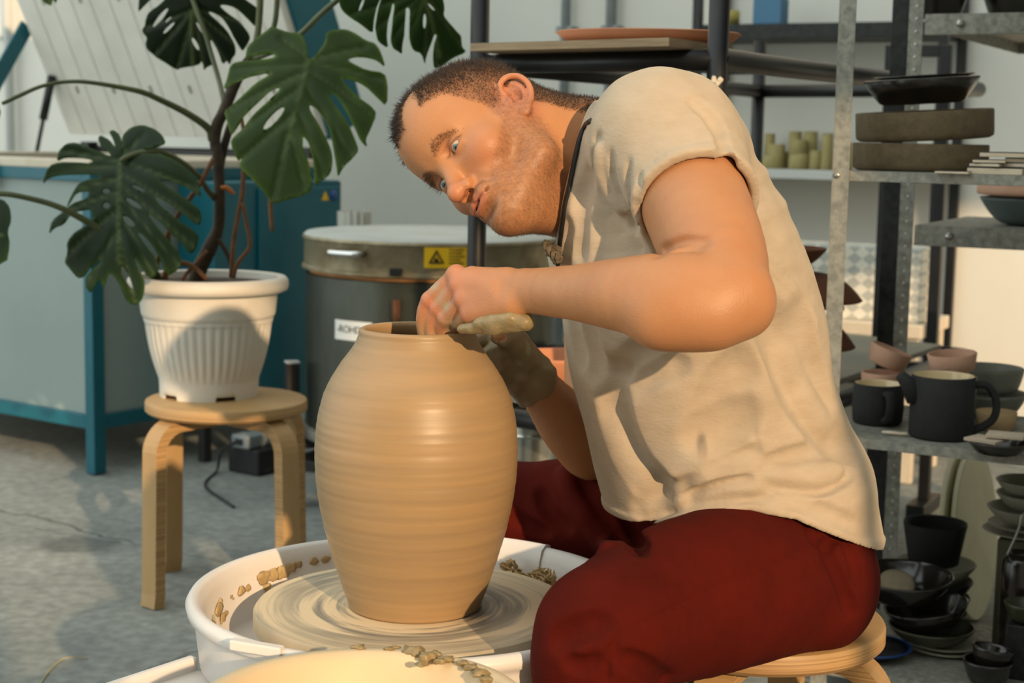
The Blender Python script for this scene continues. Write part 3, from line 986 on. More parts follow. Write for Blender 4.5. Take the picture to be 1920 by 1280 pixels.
# slip stuck along the heel of the near hand
m_slip = mat('wet_slip', (152, 132, 92), 0.42, var=(126, 110, 76), scale=70, amt=0.7, bump=0.7, bscale=160, spec=0.5)
V = Vol(np.arange(-.10, .04, .0016), np.arange(1.83, 1.97, .0018), np.arange(.72, .84, .0016))
V.econe(P(985, 604, 1.860), P(930, 608, 1.880), zd, .0105, .0115, .012, .012, 0.006)
V.econe(P(930, 608, 1.880), P(868, 616, 1.918), zd, .0115, .0060, .012, .010, 0.008)
V.econe(P(960, 596, 1.862), P(900, 604, 1.892), zd, .008, .006, .010, .010, 0.008)
V.add(lambda X, Y, Z: 0.0011 * wave(X, Y, Z, 81, 150, 6) + 0.0009 * wave(X, Y, Z, 82, 420, 5))
w, f = V.surface(); w, f = biggest(w, f)
o = npmesh('clay_smear', relax(w, f, 1), f, m_slip); world_child(o, potter); o['label'] = 'grey wet clay smeared along the hand'
# ------------------------------------------------------------------ the room
WB = np.array([-0.67, 6.60, 0.0])          # a point of the back wall, which runs along E1
m_floor = mat('concrete', (150, 153, 147), 0.75, var=(106, 112, 110), scale=2.2, amt=0.75, bump=0.5, bscale=60, detail=10, ramp=(0.35, 0.68))
def floor_nodes():
    nt = m_floor.node_tree; L = nt.links
    b = nt.nodes['Principled BSDF']
    src = b.inputs['Base Color'].links[0].from_socket
    geo = nd(nt, 'ShaderNodeNewGeometry')
    nz = nd(nt, 'ShaderNodeTexNoise'); nz.inputs['Scale'].default_value = 9; nz.inputs['Detail'].default_value = 5
    L.new(geo.outputs['Position'], nz.inputs['Vector'])
    # fine mottling
    n2 = nd(nt, 'ShaderNodeTexNoise'); n2.inputs['Scale'].default_value = 34; n2.inputs['Detail'].default_value = 8
    L.new(geo.outputs['Position'], n2.inputs['Vector'])
    r2 = nd(nt, 'ShaderNodeMapRange'); r2.inputs['From Min'].default_value = .38; r2.inputs['From Max'].default_value = .66; r2.inputs['To Min'].default_value = .78; r2.inputs['To Max'].default_value = 1.12
    L.new(n2.outputs['Fac'], r2.inputs['Value'])
    mu = nd(nt, 'ShaderNodeMix', data_type='RGBA', blend_type='MULTIPLY'); mu.inputs[0].default_value = 1
    cc = nd(nt, 'ShaderNodeCombineColor')
    for k in range(3): L.new(r2.outputs['Result'], cc.inputs[k])
    L.new(src, mu.inputs[6]); L.new(cc.outputs[0], mu.inputs[7])
    last = mu.outputs[2]
    for (a, c, w, strength) in (((0, 955), (240, 1012), .006, .75), ((-40, 925), (125, 893), .008, .45), ((210, 1285), (390, 1212), .006, .5), ((325, 1035), (420, 1052), .007, .35)):
        pa, pb = Pz(a[0], a[1], 0), Pz(c[0], c[1], 0)
        d = unit(pb - pa); n = np.array([-d[1], d[0], 0]); ln = np.linalg.norm(pb - pa)
        sub = nd(nt, 'ShaderNodeVectorMath', operation='SUBTRACT'); sub.inputs[1].default_value = pa
        L.new(geo.outputs['Position'], sub.inputs[0])
        ad = nd(nt, 'ShaderNodeVectorMath', operation='MULTIPLY_ADD'); ad.inputs[1].default_value = (.08, .08, 0)
        L.new(nz.outputs['Color'], ad.inputs[0]); L.new(sub.outputs[0], ad.inputs[2])
        dn = nd(nt, 'ShaderNodeVectorMath', operation='DOT_PRODUCT'); dn.inputs[1].default_value = n; L.new(ad.outputs[0], dn.inputs[0])
        off = nd(nt, 'ShaderNodeMath', operation='SUBTRACT'); off.inputs[1].default_value = .04 * float(n[0] + n[1]); L.new(dn.outputs['Value'], off.inputs[0])
        ab = nd(nt, 'ShaderNodeMath', operation='ABSOLUTE'); L.new(off.outputs[0], ab.inputs[0])
        mr = nd(nt, 'ShaderNodeMapRange'); mr.inputs['From Min'].default_value = w; mr.inputs['From Max'].default_value = w * .25; mr.inputs['To Max'].default_value = strength
        L.new(ab.outputs[0], mr.inputs['Value'])
        dt = nd(nt, 'ShaderNodeVectorMath', operation='DOT_PRODUCT'); dt.inputs[1].default_value = d; L.new(sub.outputs[0], dt.inputs[0])
        m1 = nd(nt, 'ShaderNodeMapRange'); m1.inputs['From Min'].default_value = ln + .12; m1.inputs['From Max'].default_value = ln; L.new(dt.outputs['Value'], m1.inputs['Value'])
        pm = nd(nt, 'ShaderNodeMath', operation='MULTIPLY'); L.new(mr.outputs['Result'], pm.inputs[0]); L.new(m1.outputs['Result'], pm.inputs[1])
        mx = nd(nt, 'ShaderNodeMix', data_type='RGBA'); mx.inputs[7].default_value = (.03, .035, .035, 1)
        L.new(pm.outputs[0], mx.inputs[0]); L.new(last, mx.inputs[6])
        last = mx.outputs[2]
    # the dark knot at the end of the crack
    pk = Pz(208, 1010, 0)
    sub = nd(nt, 'ShaderNodeVectorMath', operation='SUBTRACT'); sub.inputs[1].default_value = pk; L.new(geo.outputs['Position'], sub.inputs[0])
    ad = nd(nt, 'ShaderNodeVectorMath', operation='MULTIPLY_ADD'); ad.inputs[1].default_value = (.12, .12, 0); L.new(nz.outputs['Color'], ad.inputs[0]); L.new(sub.outputs[0], ad.inputs[2])
    ln_ = nd(nt, 'ShaderNodeVectorMath', operation='LENGTH'); L.new(ad.outputs[0], ln_.inputs[0])
    mr = nd(nt, 'ShaderNodeMapRange'); mr.inputs['From Min'].default_value = .115; mr.inputs['From Max'].default_value = .07; mr.inputs['To Max'].default_value = .55; L.new(ln_.outputs['Value'], mr.inputs['Value'])
    mx = nd(nt, 'ShaderNodeMix', data_type='RGBA'); mx.inputs[7].default_value = (.035, .04, .04, 1); L.new(mr.outputs['Result'], mx.inputs[0]); L.new(last, mx.inputs[6])
    L.new(mx.outputs[2], b.inputs['Base Color'])
floor_nodes()
m_wall = mat('plaster', (226, 224, 214), 0.9, var=(214, 212, 203), scale=1.4, amt=0.6, bump=0.25, bscale=40)
tag(MB().box((0, 3.0, -.05), (12, 13.5, .1)).build('floor', m_floor), kind='structure')
tag(MB().box(WB + E2 * .08 + UP * 2.3 + E1 * .5, (10.5, .16, 4.6), [E1, E2, UP]).build('wall_back', m_wall), kind='structure')
# unseen wall added behind the camera to block sun, openings shaped for sunlit patches
SUN = unit((-.572, 1.35, -.485))
YF = -1.5
def on_front(p):
    t = (p[1] - YF) / SUN[1]
    return np.asarray(p) - SUN * t
fw = MB()
WX0, WX1, WZ0, WZ1 = 0.95, 2.53, 0.55, 2.74
WXM, WZM = 1.96, 2.55        # left part of the opening cut lower to keep sun off the leaves
W2X0, W2X1, W2XM = 3.60, 5.6, 4.32
ZT = 4.6
for x0, x1, z0, z1 in ((-4.5, WX0, 0, ZT), (WX0, WX1, 0, WZ0), (WX0, WXM, WZM, ZT), (WXM, WX1, WZ1, ZT), (WX1, W2X0, 0, ZT), (W2X0, W2X1, 0, WZ0), (W2X0, W2XM, 2.98, ZT), (W2XM, W2X1, 3.36, ZT), (W2X1, 7.5, 0, ZT)):
    fw.box(((x0 + x1) / 2, YF - .06, (z0 + z1) / 2), (x1 - x0, .12, z1 - z0))
tag(fw.build('wall_front_sun_mask', m_wall), kind='structure')
m_wframe = mat('window_paint', (215, 215, 210), 0.5)
for i, (a, b, t) in enumerate(((WX0, WXM, WZM), (WXM, WX1, WZ1), (W2X0, W2XM, 2.98), (W2XM, W2X1, 3.36))):  # frames lining the openings shaped for the sun
    mb = MB()
    for x in (a + .006, b - .006):
        mb.box((x, YF - .06, (WZ0 + t) / 2), (.012, .04, t - WZ0))
    for z in (WZ0 + .02, t - .02):
        mb.box(((a + b) / 2, YF - .06, z), (b - a, .06, .04))
    tag(mb.build('window_%d' % (i + 1), m_wframe), kind='structure')
# pipes on the back wall
def wall_at(px):
    r = (px - 960) / FPX
    s = (r * WB[1] - WB[0]) / (E1[0] - r * E1[1])
    return WB + E1 * s
m_pipe = mat('pipe_grey', (150, 156, 156), 0.6, var=(116, 122, 122), scale=8, amt=0.5)
for k, (px, r) in enumerate(((1058, .018), (1141, .020), (33, .022))):
    w = wall_at(px)
    o = thing('wall_pipe', (w - E2 * .045) * (1, 1, 0), ['slim grey pipe up the back wall, left of two above the stooping man', 'grey pipe up the back wall, right of two above the stooping man', 'white pipe rising up the wall behind the raised kiln lid'][k], 'pipe', 'pipes on the wall')
    mb = MB().tube([w - E2 * .045, w - E2 * .045 + UP * 4.5], r, 16)
    wpart(mb, 'pipe', m_pipe if k < 2 else m_wframe, o)
    for z in (1.42, 2.4, .6):
        wpart(MB().box(w - E2 * .03 + UP * z, (.07, .06, .025), [E1, E2, UP], .004), 'bracket', m_pipe, o)

# ------------------------------------------------------------------ the teal chest kiln
m_teal = mat('teal_enamel', (10, 98, 112), 0.42, var=(8, 84, 98), scale=5, amt=0.6, spec=0.5)
m_panel = mat('grey_panel', (146, 160, 155), 0.5, var=(134, 149, 145), scale=3, amt=0.5)
m_fibre = mat('kiln_fibre', (230, 228, 218), 0.9, var=(206, 204, 195), scale=5, amt=0.5, bump=0.4, bscale=30)
m_rim = mat('kiln_rim', (216, 205, 186), 0.85, var=(196, 180, 156), scale=10, amt=0.5)
m_steel = mat('brushed_steel', (190, 188, 180), 0.32, 0.9, var=(150, 146, 136), scale=4, amt=0.6, rvar=0.15)
m_black = mat('black_steel', (22, 22, 23), 0.42, 0.3, var=(34, 32, 30), scale=20, amt=0.6, spec=0.6)
A1 = np.array([-.81, .586, 0]); A2 = np.array([.586, .81, 0])
KN = Pz(178, 893, 0)
LF, LS = 1.36, 1.00
kiln = thing('chest_kiln', KN + A1 * LF / 2 + A2 * LS / 2, 'large teal chest kiln with grey side panels and its white-lined lid raised', 'kiln')
kz0, kz1 = .138, .905
for a, b in ((0, 0), (LF, 0), (0, LS), (LF, LS)):
    q = KN + A1 * (a + (.02 if a == 0 else -.02)) + A2 * (b + (.022 if b == 0 else -.022))
    wpart(MB().box(q + UP * (kz1 / 2 + .002), (.04, .044, kz1 - .004), [A1, A2, UP], .003), 'post', m_teal, kiln)
for z, h in ((.159, .042), (.888, .036)):
    for b in (.012, LS - .012):
        mb = MB().box(KN + A1 * LF / 2 + A2 * b + UP * z, (LF - .08, .022, h), [A1, A2, UP], .002)
        wpart(mb, 'rail', m_teal, kiln)
    for a in (.012, LF - .012):
        mb = MB().box(KN + A1 * a + A2 * LS / 2 + UP * z, (.022, LS - .088, h), [A1, A2, UP], .002)
        wpart(mb, 'rail', m_teal, kiln)
for c, sz in ((KN + A1 * LF / 2 + A2 * .02, (LF - .08, .012)), (KN + A1 * LF / 2 + A2 * (LS - .02), (LF - .08, .012)), (KN + A1 * .02 + A2 * LS / 2, (.012, LS - .088)), (KN + A1 * (LF - .02) + A2 * LS / 2, (.012, LS - .088))):
    wpart(MB().box(c + UP * .525, (sz[0], sz[1], .69), [A1, A2, UP], .001), 'panel', m_panel, kiln)
mb = MB()
for c, sx, sy in ((KN + A1 * LF / 2 + A2 * .06, LF, .12), (KN + A1 * LF / 2 + A2 * (LS - .06), LF, .12), (KN + A1 * .06 + A2 * LS / 2, .12, LS - .24), (KN + A1 * (LF - .06) + A2 * LS / 2, .12, LS - .24)):
    mb.box(c + UP * .918, (sx, sy, .026), [A1, A2, UP], .004)
wpart(mb, 'rim', m_rim, kiln, label='pale firebrick rim')
wpart(MB().box(KN + A1 * LF / 2 + A2 * LS / 2 + UP * .20, (LF - .1, LS - .1, .05), [A1, A2, UP]), 'kiln_floor', m_rim, kiln)
lat = KN + A1 * .46 - A2 * .006
q = P(50, 328, 5.0)
t_ = (q - KN) @ A1
lat = KN + A1 * t_
mb = MB().box(lat + UP * .878 - A2 * .006, (.022, .012, .085), [A1, A2, UP], .003).box(lat + UP * .86 - A2 * .018, (.012, .014, .05), [A1, A2, UP], .003)
mb.tube([lat + UP * .905 - A2 * .02, lat + UP * .83 - A2 * .022], .004, 8)
wpart(mb, 'latch', m_steel, kiln, label='steel toggle latch')
# raised lid
TH = math.radians(65)
ld = -A2 * math.cos(TH) + UP * math.sin(TH)         # up the lid
ln = A2 * math.sin(TH) + UP * math.cos(TH)          # out of its back
LH = KN + A2 * (LS + .01) + UP * .985
lc = LH + A1 * LF / 2 + ld * .5
wpart(MB().box(lc + ln * .125, (LF, 1.0, .19), [A1, ld, ln], .004), 'lid_shell', m_teal, kiln)
lin_ = MB()
nb = 13
for i in range(nb):
    w_ = (LF - .03) / nb
    lin_.box(LH + A1 * (.015 + w_ * (i + .5)) + ld * .5 + ln * .014, (w_ - .003, .97, .035), [A1, ld, ln], .005)
wpart(lin_, 'lid_lining', m_fibre, kiln, label='white fibre blocks lining the lid')
for i in range(1, nb, 2):
    for h in (.2, .55, .85):
        pin = MB().box(LH + A1 * (.015 + (LF - .03) / nb * (i + .5)) + ld * h - ln * .004, (.012, .03, .006), [A1, ld, ln], .002)
        wpart(pin, 'lid_pin', mat('pin_grey', (140, 138, 128), .7), kiln)
mb = MB().tube([LH + A1 * .05 - UP * .05 + A2 * .03, LH + A1 * (LF - .05) - UP * .05 + A2 * .03], .022, 12)
for a in (.1, LF - .1):
    mb.box(LH + A1 * a - UP * .06 + A2 * .02, (.05, .05, .09), [A1, A2, UP], .004)
wpart(mb, 'hinge', m_black, kiln)
s0 = KN + A1 * (LF - .03) + A2 * .838 + UP * .93
s1 = LH + A1 * (LF - .06) + ld * .26 - ln * .01
wpart(MB().tube([s0, s0 + (s1 - s0) * .45], .008, 10).tube([s0 + (s1 - s0) * .42, s1], .016, 12), 'gas_strut', m_black, kiln)
b0 = KN + A1 * (LF + .02) + A2 * .50 + UP * .90; b1 = LH + A1 * (LF + .012) + ld * .45 + ln * .02
bd = unit(b1 - b0)
wpart(MB().box((b0 + b1) / 2, (.012, .06, np.linalg.norm(b1 - b0)), [A1, unit(np.cross(bd, A1)), bd], .002), 'lid_brace', m_teal, kiln)
# control cabinet on its flank
cb0 = KN - A1 * .001
cc0, cc1 = .33, .89
cab = thing('control_cabinet', KN - A1 * .09 + A2 * (cc0 + cc1) / 2, 'teal control cabinet behind the white flower pot, on the flank of the big kiln', 'cabinet')
czt = .868
wpart(MB().box(KN - A1 * .085 + A2 * (cc0 + cc1) / 2 + UP * (czt + .16) / 2, (.16, cc1 - cc0, czt - .16), [A1, A2, UP], .004), 'housing', m_teal, cab)
wpart(MB().box(KN - A1 * .171 + A2 * (cc0 + .17 + cc1) / 2 + UP * (czt + .16) / 2, (.012, cc1 - cc0 - .19, czt - .20), [A1, A2, UP], .003), 'cabinet_door', m_teal, cab)
wpart(MB().box(KN - A1 * .085 + A2 * (cc1 + .006) + UP * (czt + .16) / 2, (.15, .010, czt - .17), [A1, A2, UP], .002), 'side_grille', m_black, cab)
for b in (cc0 + .03, cc1 - .03):
    wpart(MB().box(KN - A1 * .085 + A2 * b + UP * .08, (.03, .03, .16), [A1, A2, UP], .002), 'leg', m_black, cab)
m_yel = mat('warning_yellow', (238, 190, 20), 0.4)
m_ink = mat('ink_black', (20, 20, 18), 0.5)
m_blue = mat('mandatory_blue', (40, 84, 140), 0.4)
stp = KN - A1 * .178 + A2 * (cc1 - .085) + UP * .815
tri = lambda c, r, ax, ay, an, rr=1: [c + ax * (r * math.sin(2*PI*k/3)) + ay * (r * math.cos(2*PI*k/3)) for k in range(3)]
def tri_plate(c, r, ax, ay, an, m, parent, name, frame=None):
    v = tri(c, r, ax, ay, an); v2 = [p + an * .0006 for p in v]
    mb = MB().raw(v + v2, [(2, 1, 0), (3, 4, 5), (0, 1, 4, 3), (1, 2, 5, 4), (2, 0, 3, 5)], 0, False)
    return wpart(mb, name, m, parent)
tri_plate(stp, .020, A2, UP, -A1, m_yel, cab, 'warning_sticker')
mb = MB().lathe([(0, 0), (.019, 0), (.019, .0006), (0, .0006)], stp + A2 * .042 + UP * .005, 24, 0, [A2, UP, -A1])
wpart(mb, 'instruction_sticker', m_blue, cab)

# ------------------------------------------------------------------ round kiln
m_kbody = mat('stained_steel', (84, 88, 80), 0.32, 0.75, var=(46, 46, 38), scale=5, amt=0.75, rvar=0.2, stretch=(1, 1, .35))
m_kband = mat('stained_lid_band', (160, 150, 122), 0.36, 0.6, var=(92, 70, 40), scale=9, amt=0.75, rvar=0.2)
m_ktop = mat('kiln_lid_top', (186, 190, 186), 0.6, 0.1, var=(160, 160, 150), scale=6, amt=0.5)
m_brick = mat('firebrick', (206, 150, 96), 0.9, var=(150, 100, 60), scale=20, amt=0.6)
KC = P(809, 443, 4.45); KC = np.array([KC[0], KC[1], 0.0]); KR_ = .3575
rk = thing('top_loading_kiln', KC, 'round stainless steel kiln with closed lid standing behind the clay vase', 'kiln')
wpart(MB().lathe([(0, .20), (KR_ - .02, .20), (KR_ - .01, .202), (KR_ - .01, .642), (KR_ - .03, .646), (0, .646)], KC, 96), 'body', m_kbody, rk, 40)
wpart(MB().lathe([(KR_ - .012, .198), (KR_ + .004, .195), (KR_ + .006, .20), (KR_ + .006, .222), (KR_ - .008, .226)], KC, 96), 'base_ring', m_steel, rk, 40)
wpart(MB().lathe([(0, .644), (KR_ - .022, .644), (KR_ - .018, .650), (KR_ - .022, .658), (0, .658)], KC, 96), 'seal', m_brick, rk, label='orange-brown firebrick seam under the lid')
lp = [(0, .655), (KR_ - .006, .655), (KR_, .657), (KR_, .664), (KR_ - .006, .668), (KR_ - .006, .734), (KR_ - .001, .741), (KR_ - .004, .748)]
wpart(MB().lathe(lp, KC, 96), 'lid_band', m_kband, rk, 40)
wpart(MB().lathe([(KR_ - .004, .746), (KR_ - .012, .754), (KR_ * .5, .757), (0, .758)], KC, 96), 'lid', m_ktop, rk)
def kdir(px):
    """azimuth of the kiln wall seen at a pixel column"""
    s = np.clip(((px - 960) / FPX * (KC[1] - KR_ * .7) - KC[0]) / KR_, -1, 1)
    return np.array([s, -math.sqrt(1 - s * s), 0])
def kframe(px):
    n = kdir(px)
    return n, np.array([-n[1], n[0], 0]) * 1.0
n_, t_ = kframe(650)
hp = KC + n_ * (KR_ + .022) + UP * .714
wpart(MB().tube(smooth_path([hp - t_ * .05 - n_ * .03, hp - t_ * .045 - n_ * .006, hp, hp + t_ * .045 - n_ * .006, hp + t_ * .05 - n_ * .03], 6), .0085, 12), 'handle', mat('chrome', (215, 215, 212), .12, 1.0), rk, label='chrome lid handle')
n_, t_ = kframe(745)
wpart(MB().box(KC + n_ * (KR_ + .004) + UP * .672, (.032, .012, .020), [t_, n_, UP], .002), 'catch', m_black, rk)
mb = MB().box(KC + n_ * (KR_ - .002) + UP * .575, (.022, .014, .05), [t_, n_, UP], .003).tube([KC + n_ * (KR_ + .006) + UP * .60, KC + n_ * (KR_ + .006) + UP * .52], .006, 8)
wpart(mb, 'catch', mat('rusty_iron', (92, 58, 34), .7, .3, var=(60, 44, 30), scale=40), rk)
# yellow warning plate
n_, t_ = kframe(836)
t_ = t_ if t_[0] > 0 else -t_
yp = KC + n_ * (KR_ - .0045) + UP * .712
st = MB()
def wrap(mb, c0, half_w, z0, z1, r, seg=10, mi=0):
    """thin plate wrapped on the kiln wall around azimuth c0"""
    a0 = math.atan2(c0[1], c0[0]); da = half_w / r
    v = []
    for k in range(seg + 1):
        a = a0 - da + 2 * da * k / seg
        for z in (z0, z1):
            for rr in (r, r + .0012):
                v.append(KC + np.array([math.cos(a) * rr, math.sin(a) * rr, z]))
    f = []
    for k in range(seg):
        i = k * 4; j = i + 4
        f += [(i+1, j+1, j+3, i+3), (i, i+2, j+2, j), (i+2, i+3, j+3, j+2), (i, j, j+1, i+1)]
    f += [(0, 1, 3, 2), (seg*4, seg*4+2, seg*4+3, seg*4+1)]
    return mb.raw(v, f, mi, False)
yo = wpart(wrap(MB(), n_, .055, .684, .738, KR_ - .005), 'warning_plate', m_yel, rk, label='yellow warning plate')
tb = MB()
cL = yp - t_ * .024 + n_ * .0022
tv = tri(cL - UP * .004, .0235, t_, UP, n_); ti = tri(cL - UP * .004, .0165, t_, UP, n_)
for k in range(3):
    k2 = (k + 1) % 3
    a = [tv[k], tv[k2], ti[k2], ti[k]]
    tb.raw([p - n_ * .002 for p in a] + [p + n_ * .0006 for p in a], [(4, 5, 6, 7), (0, 3, 2, 1), (0, 1, 5, 4), (1, 2, 6, 5), (2, 3, 7, 6), (3, 0, 4, 7)], 0, False)
tb.box(cL - UP * .008, (.010, .002, .010), [t_, n_, UP])
for r_ in range(5):
    ww = (.040, .034, .042, .030, .040)[r_]
    tb.box(yp + t_ * (.008 + ww / 2) + n_ * .0006 + UP * (.019 - .0085 * r_), (ww, .0016, .0022), [t_, n_, UP])
wpart(tb, 'warning_print', m_ink, rk)
# name label, partly behind the vase
n_, t_ = kframe(655)
t_ = t_ if t_[0] > 0 else -t_
n1 = kdir(622); a1n = math.atan2(n1[1], n1[0])
ac_ = a1n + .062 / KR_
wpart(wrap(MB(), np.array([math.cos(ac_), math.sin(ac_), 0]), .062, .484, .536, KR_ - .0105), 'name_label', mat('label_white', (214, 218, 216), .5), rk, label='white name label')
fc = bpy.data.curves.new('name_print', 'FONT'); fc.body = '-ROHDE'; fc.size = .0270; fc.extrude = .0004; fc.align_x = 'LEFT'; fc.align_y = 'CENTER'
fo = bpy.data.objects.new('name_print_curve', fc); COL.objects.link(fo)
bpy.context.view_layer.update()
fm = bpy.data.meshes.new_from_object(fo.evaluated_get(bpy.context.evaluated_depsgraph_get()))
bpy.data.objects.remove(fo)
for v in fm.vertices:
    a = a1n + (v.co.x + .006) / KR_; r = KR_ - .0088 + v.co.z
    v.co = (KC[0] + math.cos(a) * r, KC[1] + math.sin(a) * r, .512 + v.co.y)
fm.materials.clear()
world_child(link('name_print', fm, m_ink), rk)
n_, t_ = kframe(1030)
kp = KC + n_ * KR_ + UP * .452
wpart(MB().tube([kp - n_ * .012, kp + n_ * .02], .010, 10).tube([kp + n_ * .022 - t_ * .04, kp + n_ * .022 + t_ * .04], .016, 14), 'clamp', m_black, rk)
rp_ = P(1036, 428, 4.50); rp_[2] = .756
wpart(MB().tube([rp_, rp_ + UP * .022], .012, 12).tube([rp_ + UP * .02, rp_ + UP * .034], .030, 16), 'vent_plug', mat('plug_red', (110, 40, 40), .6), rk, label='dark red vent plug')
# its stand
ks = thing('kiln_stand', KC, 'black square-tube stand carrying the round steel kiln', 'stand')
pv = P(552, 958, 4.32)[:2] - KC[:2]; pv = pv / np.linalg.norm(pv)
mcap = mat('cap_grey', (170, 172, 170), .5)
cr = []
for k in range(4):
    a = k * PI / 2
    d = np.array([pv[0] * math.cos(a) - pv[1] * math.sin(a), pv[0] * math.sin(a) + pv[1] * math.cos(a), 0])
    cr.append(KC + d * .392)
    po = wpart(MB().box(KC + d * .392 + UP * .2, (.036, .036, .398), [d, np.cross(UP, d), UP], .002), 'post', m_black, ks)
    wpart(MB().box(KC + d * .392 + UP * .402, (.037, .037, .006), [d, np.cross(UP, d), UP], .002), 'end_cap', mcap, ks)
mb = MB()
for k in range(4):
    a, b = cr[k], cr[(k + 1) % 4]; dd = unit(b - a)
    mb.box((a + b) / 2 + UP * .12, (np.linalg.norm(b - a) - .03, .026, .03), [dd, np.cross(UP, dd), UP], .002)
for k in range(2):
    a, b = cr[k], cr[k + 2]; dd = unit(b - a)
    mb.box((a + b) / 2 + UP * (.178 - .0), (.74, .03, .030), [dd, np.cross(UP, dd), UP], .002)
wpart(mb, 'crossbar', m_black, ks)
# ribbed roll behind the kiln, adapter box on the floor
cz = P(664, 396, 5.02)
can = MB().lathe([(0, .001), (.050, .001), (.050, cz[2]), (.044, cz[2]), (.044, cz[2] - .2), (0, cz[2] - .2)], (cz[0], cz[1], 0), 72, fn=lambda t, r, z: (r + (.0032 * math.cos(14 * t) if r > .03 else 0), z)).build('corrugated_tube', mat('zinc_sheet', (176, 176, 166), .5, .4, var=(150, 146, 132), scale=9))
tag(can, 'pale corrugated tube standing behind the round kiln', 'tube')
ap = Pz(478, 884, 0)
box1 = MB().box(ap + UP * .04, (.10, .13, .08), [A2, -A1, UP], .006).build('transformer_box', mat('matt_black', (18, 18, 20), .6))
tag(box1, 'squat black box on the floor under the small stool', 'box')
ad = thing('power_adapter', ap + UP * .08, 'pale grey power adapter lying on the black box beneath the stool', 'adapter')
wpart(MB().box(ap + UP * .101 - A2 * .01, (.11, .07, .040), [A2, -A1, UP], .006), 'case', mat('grey_plastic', (128, 136, 138), .5), ad)
wpart(MB().box(ap + UP * .101 - A2 * .066 , (.006, .03, .018), [A2, -A1, UP], .001), 'socket', m_ink, ad)
wpart(MB().tube(smooth_path([ap + UP * .10 - A2 * .06 + A1 * .02, ap + UP * .07 - A2 * .10 + A1 * .04, ap + UP * .008 - A2 * .09 + A1 * .07, ap + UP * .006 - A2 * .25 - A1 * .05, ap + UP * .006 - A2 * .38 - A1 * .3], 6), .004, 8), 'cable', m_ink, ad)
# ------------------------------------------------------------------ stools
m_birch = mat('birch_ply', (186, 152, 104), 0.5, var=(168, 130, 82), scale=14, amt=0.5, stretch=(1, 1, .25), bump=0.1, bscale=80)
m_edge = mat('ply_edge', (192, 154, 102), 0.55, var=(150, 112, 70), scale=5, amt=0.8, stretch=(.4, .4, 90), ramp=(.42, .56))
def leg_sweep(mb, path, tang, w, th):
    """bent laminated leg: rectangular section swept along path, w across (tang), th through"""
    path = [np.asarray(p, float) for p in path]; n = len(path); v = []
    for i in range(n):
        d = unit(path[min(i+1, n-1)] - path[max(i-1, 0)]); nn = np.cross(tang, d)
        for a, b in ((-1, -1), (1, -1), (1, 1), (-1, 1)):
            v.append(path[i] + tang * (a * w / 2) + nn * (b * th / 2))
    f = []; mi = []
    for i in range(n - 1):
        for k in range(4):
            f.append((i*4+k, i*4+(k+1) % 4, i*4+4+(k+1) % 4, i*4+4+k)); mi.append(1 if k in (1, 3) else 0)
    f += [(3, 2, 1, 0), tuple((n-1)*4 + k for k in range(4))]; mi += [0, 0]
    o = len(mb.f)
    mb.raw(v, f, 0, False)
    for k, q in enumerate(mi): mb.mi[o + k] = q
    return mb
def stool(c, zt, r, angles, spread, label, seat_th=.028):
    o = thing('bentwood_stool', (c[0], c[1], 0), label, 'stool', 'bentwood stools')
    c = np.array([c[0], c[1], 0.0])
    pr = [(0, zt - seat_th), (r - .006, zt - seat_th), (r, zt - seat_th + .006), (r, zt - .006), (r - .002, zt - .002), (r - .006, zt), (0, zt)]
    mb = MB().lathe(pr, c, 96)
    for k, f in enumerate(mb.f):
        mb.mi[k] = 1 if 96 <= k < 96 * 3 else 0
    wpart(mb, 'seat', [m_birch, m_edge], o, 35)
    for a in angles:
        d = np.array([math.cos(a), math.sin(a), 0]); t = np.cross(UP, d)
        zz = zt - seat_th - .0135; R = .060
        ro = spread - .010
        pts = [c + d * r * .18 + UP * zz, c + d * (ro - R) + UP * zz]
        for k in range(1, 9):
            q = k / 8 * (PI / 2) * .93
            pts.append(c + d * (ro - R + R * math.sin(q)) + UP * (zz - R + R * math.cos(q)))
        pts.append(c + d * (spread - .004) + UP * .03); pts.append(c + d * spread + UP * .001)
        wpart(leg_sweep(MB(), pts, t, .048, .026), 'leg', [m_birch, m_edge], o)
    return o
SC = (Pz(283, 1140, 0) + Pz(316, 1068, 0)) / 2 + np.array([.150, .012, 0])
fl = Pz(283, 1138, 0) - SC
af = math.atan2(fl[1], fl[0])
SZ = 1.03 - (748 - 240) / 3000 * SC[1]
stool(SC, SZ, .1785, [af + .02 + k * PI / 2 for k in range(4)], np.linalg.norm(fl[:2]), 'pale bentwood stool carrying the white flower pot')
stool(SEAT_C, SEAT_Z, .176, [-.45 + k * PI / 2 for k in range(4)], .188, 'plywood stool the man in red trousers is sitting on', .030)

# ------------------------------------------------------------------ flower pot
m_pot = mat('pot_plastic', (222, 216, 204), 0.5, var=(208, 200, 186), scale=12, amt=0.5, spec=0.4)
PC = np.array([P(390, 640, 3.55)[0], 3.56, SZ]); PS = 3.56 / FPX
pot = thing('flower_pot', PC, 'white ribbed plastic flower pot standing on the pale bentwood stool', 'pot')
def zy(y): return P(390, y, 3.56)[2] - SZ
NF = 44
def flute(t, r, z):
    if zy(705) < z < zy(596):
        w = min(1, (zy(596) - z) / .012, (z - zy(705)) / .02)
        return r - .0030 * w * (0.5 + 0.5 * math.cos(NF * t)) ** 2, z
    if z < .012:
        n = ((t / (2*PI) * 5 + .32) % 1)
        lift = .010 * max(0, min(1, (abs(n - .5) < .17) * 1.0))
        return r, max(z, lift) if z < .011 else z
    return r, z
pr = [(0, .012), (86*PS, .012), (88*PS, .0), (92*PS, 0.0), (92.5*PS, .0105), (92.5*PS, zy(722)), (93*PS, zy(712))]
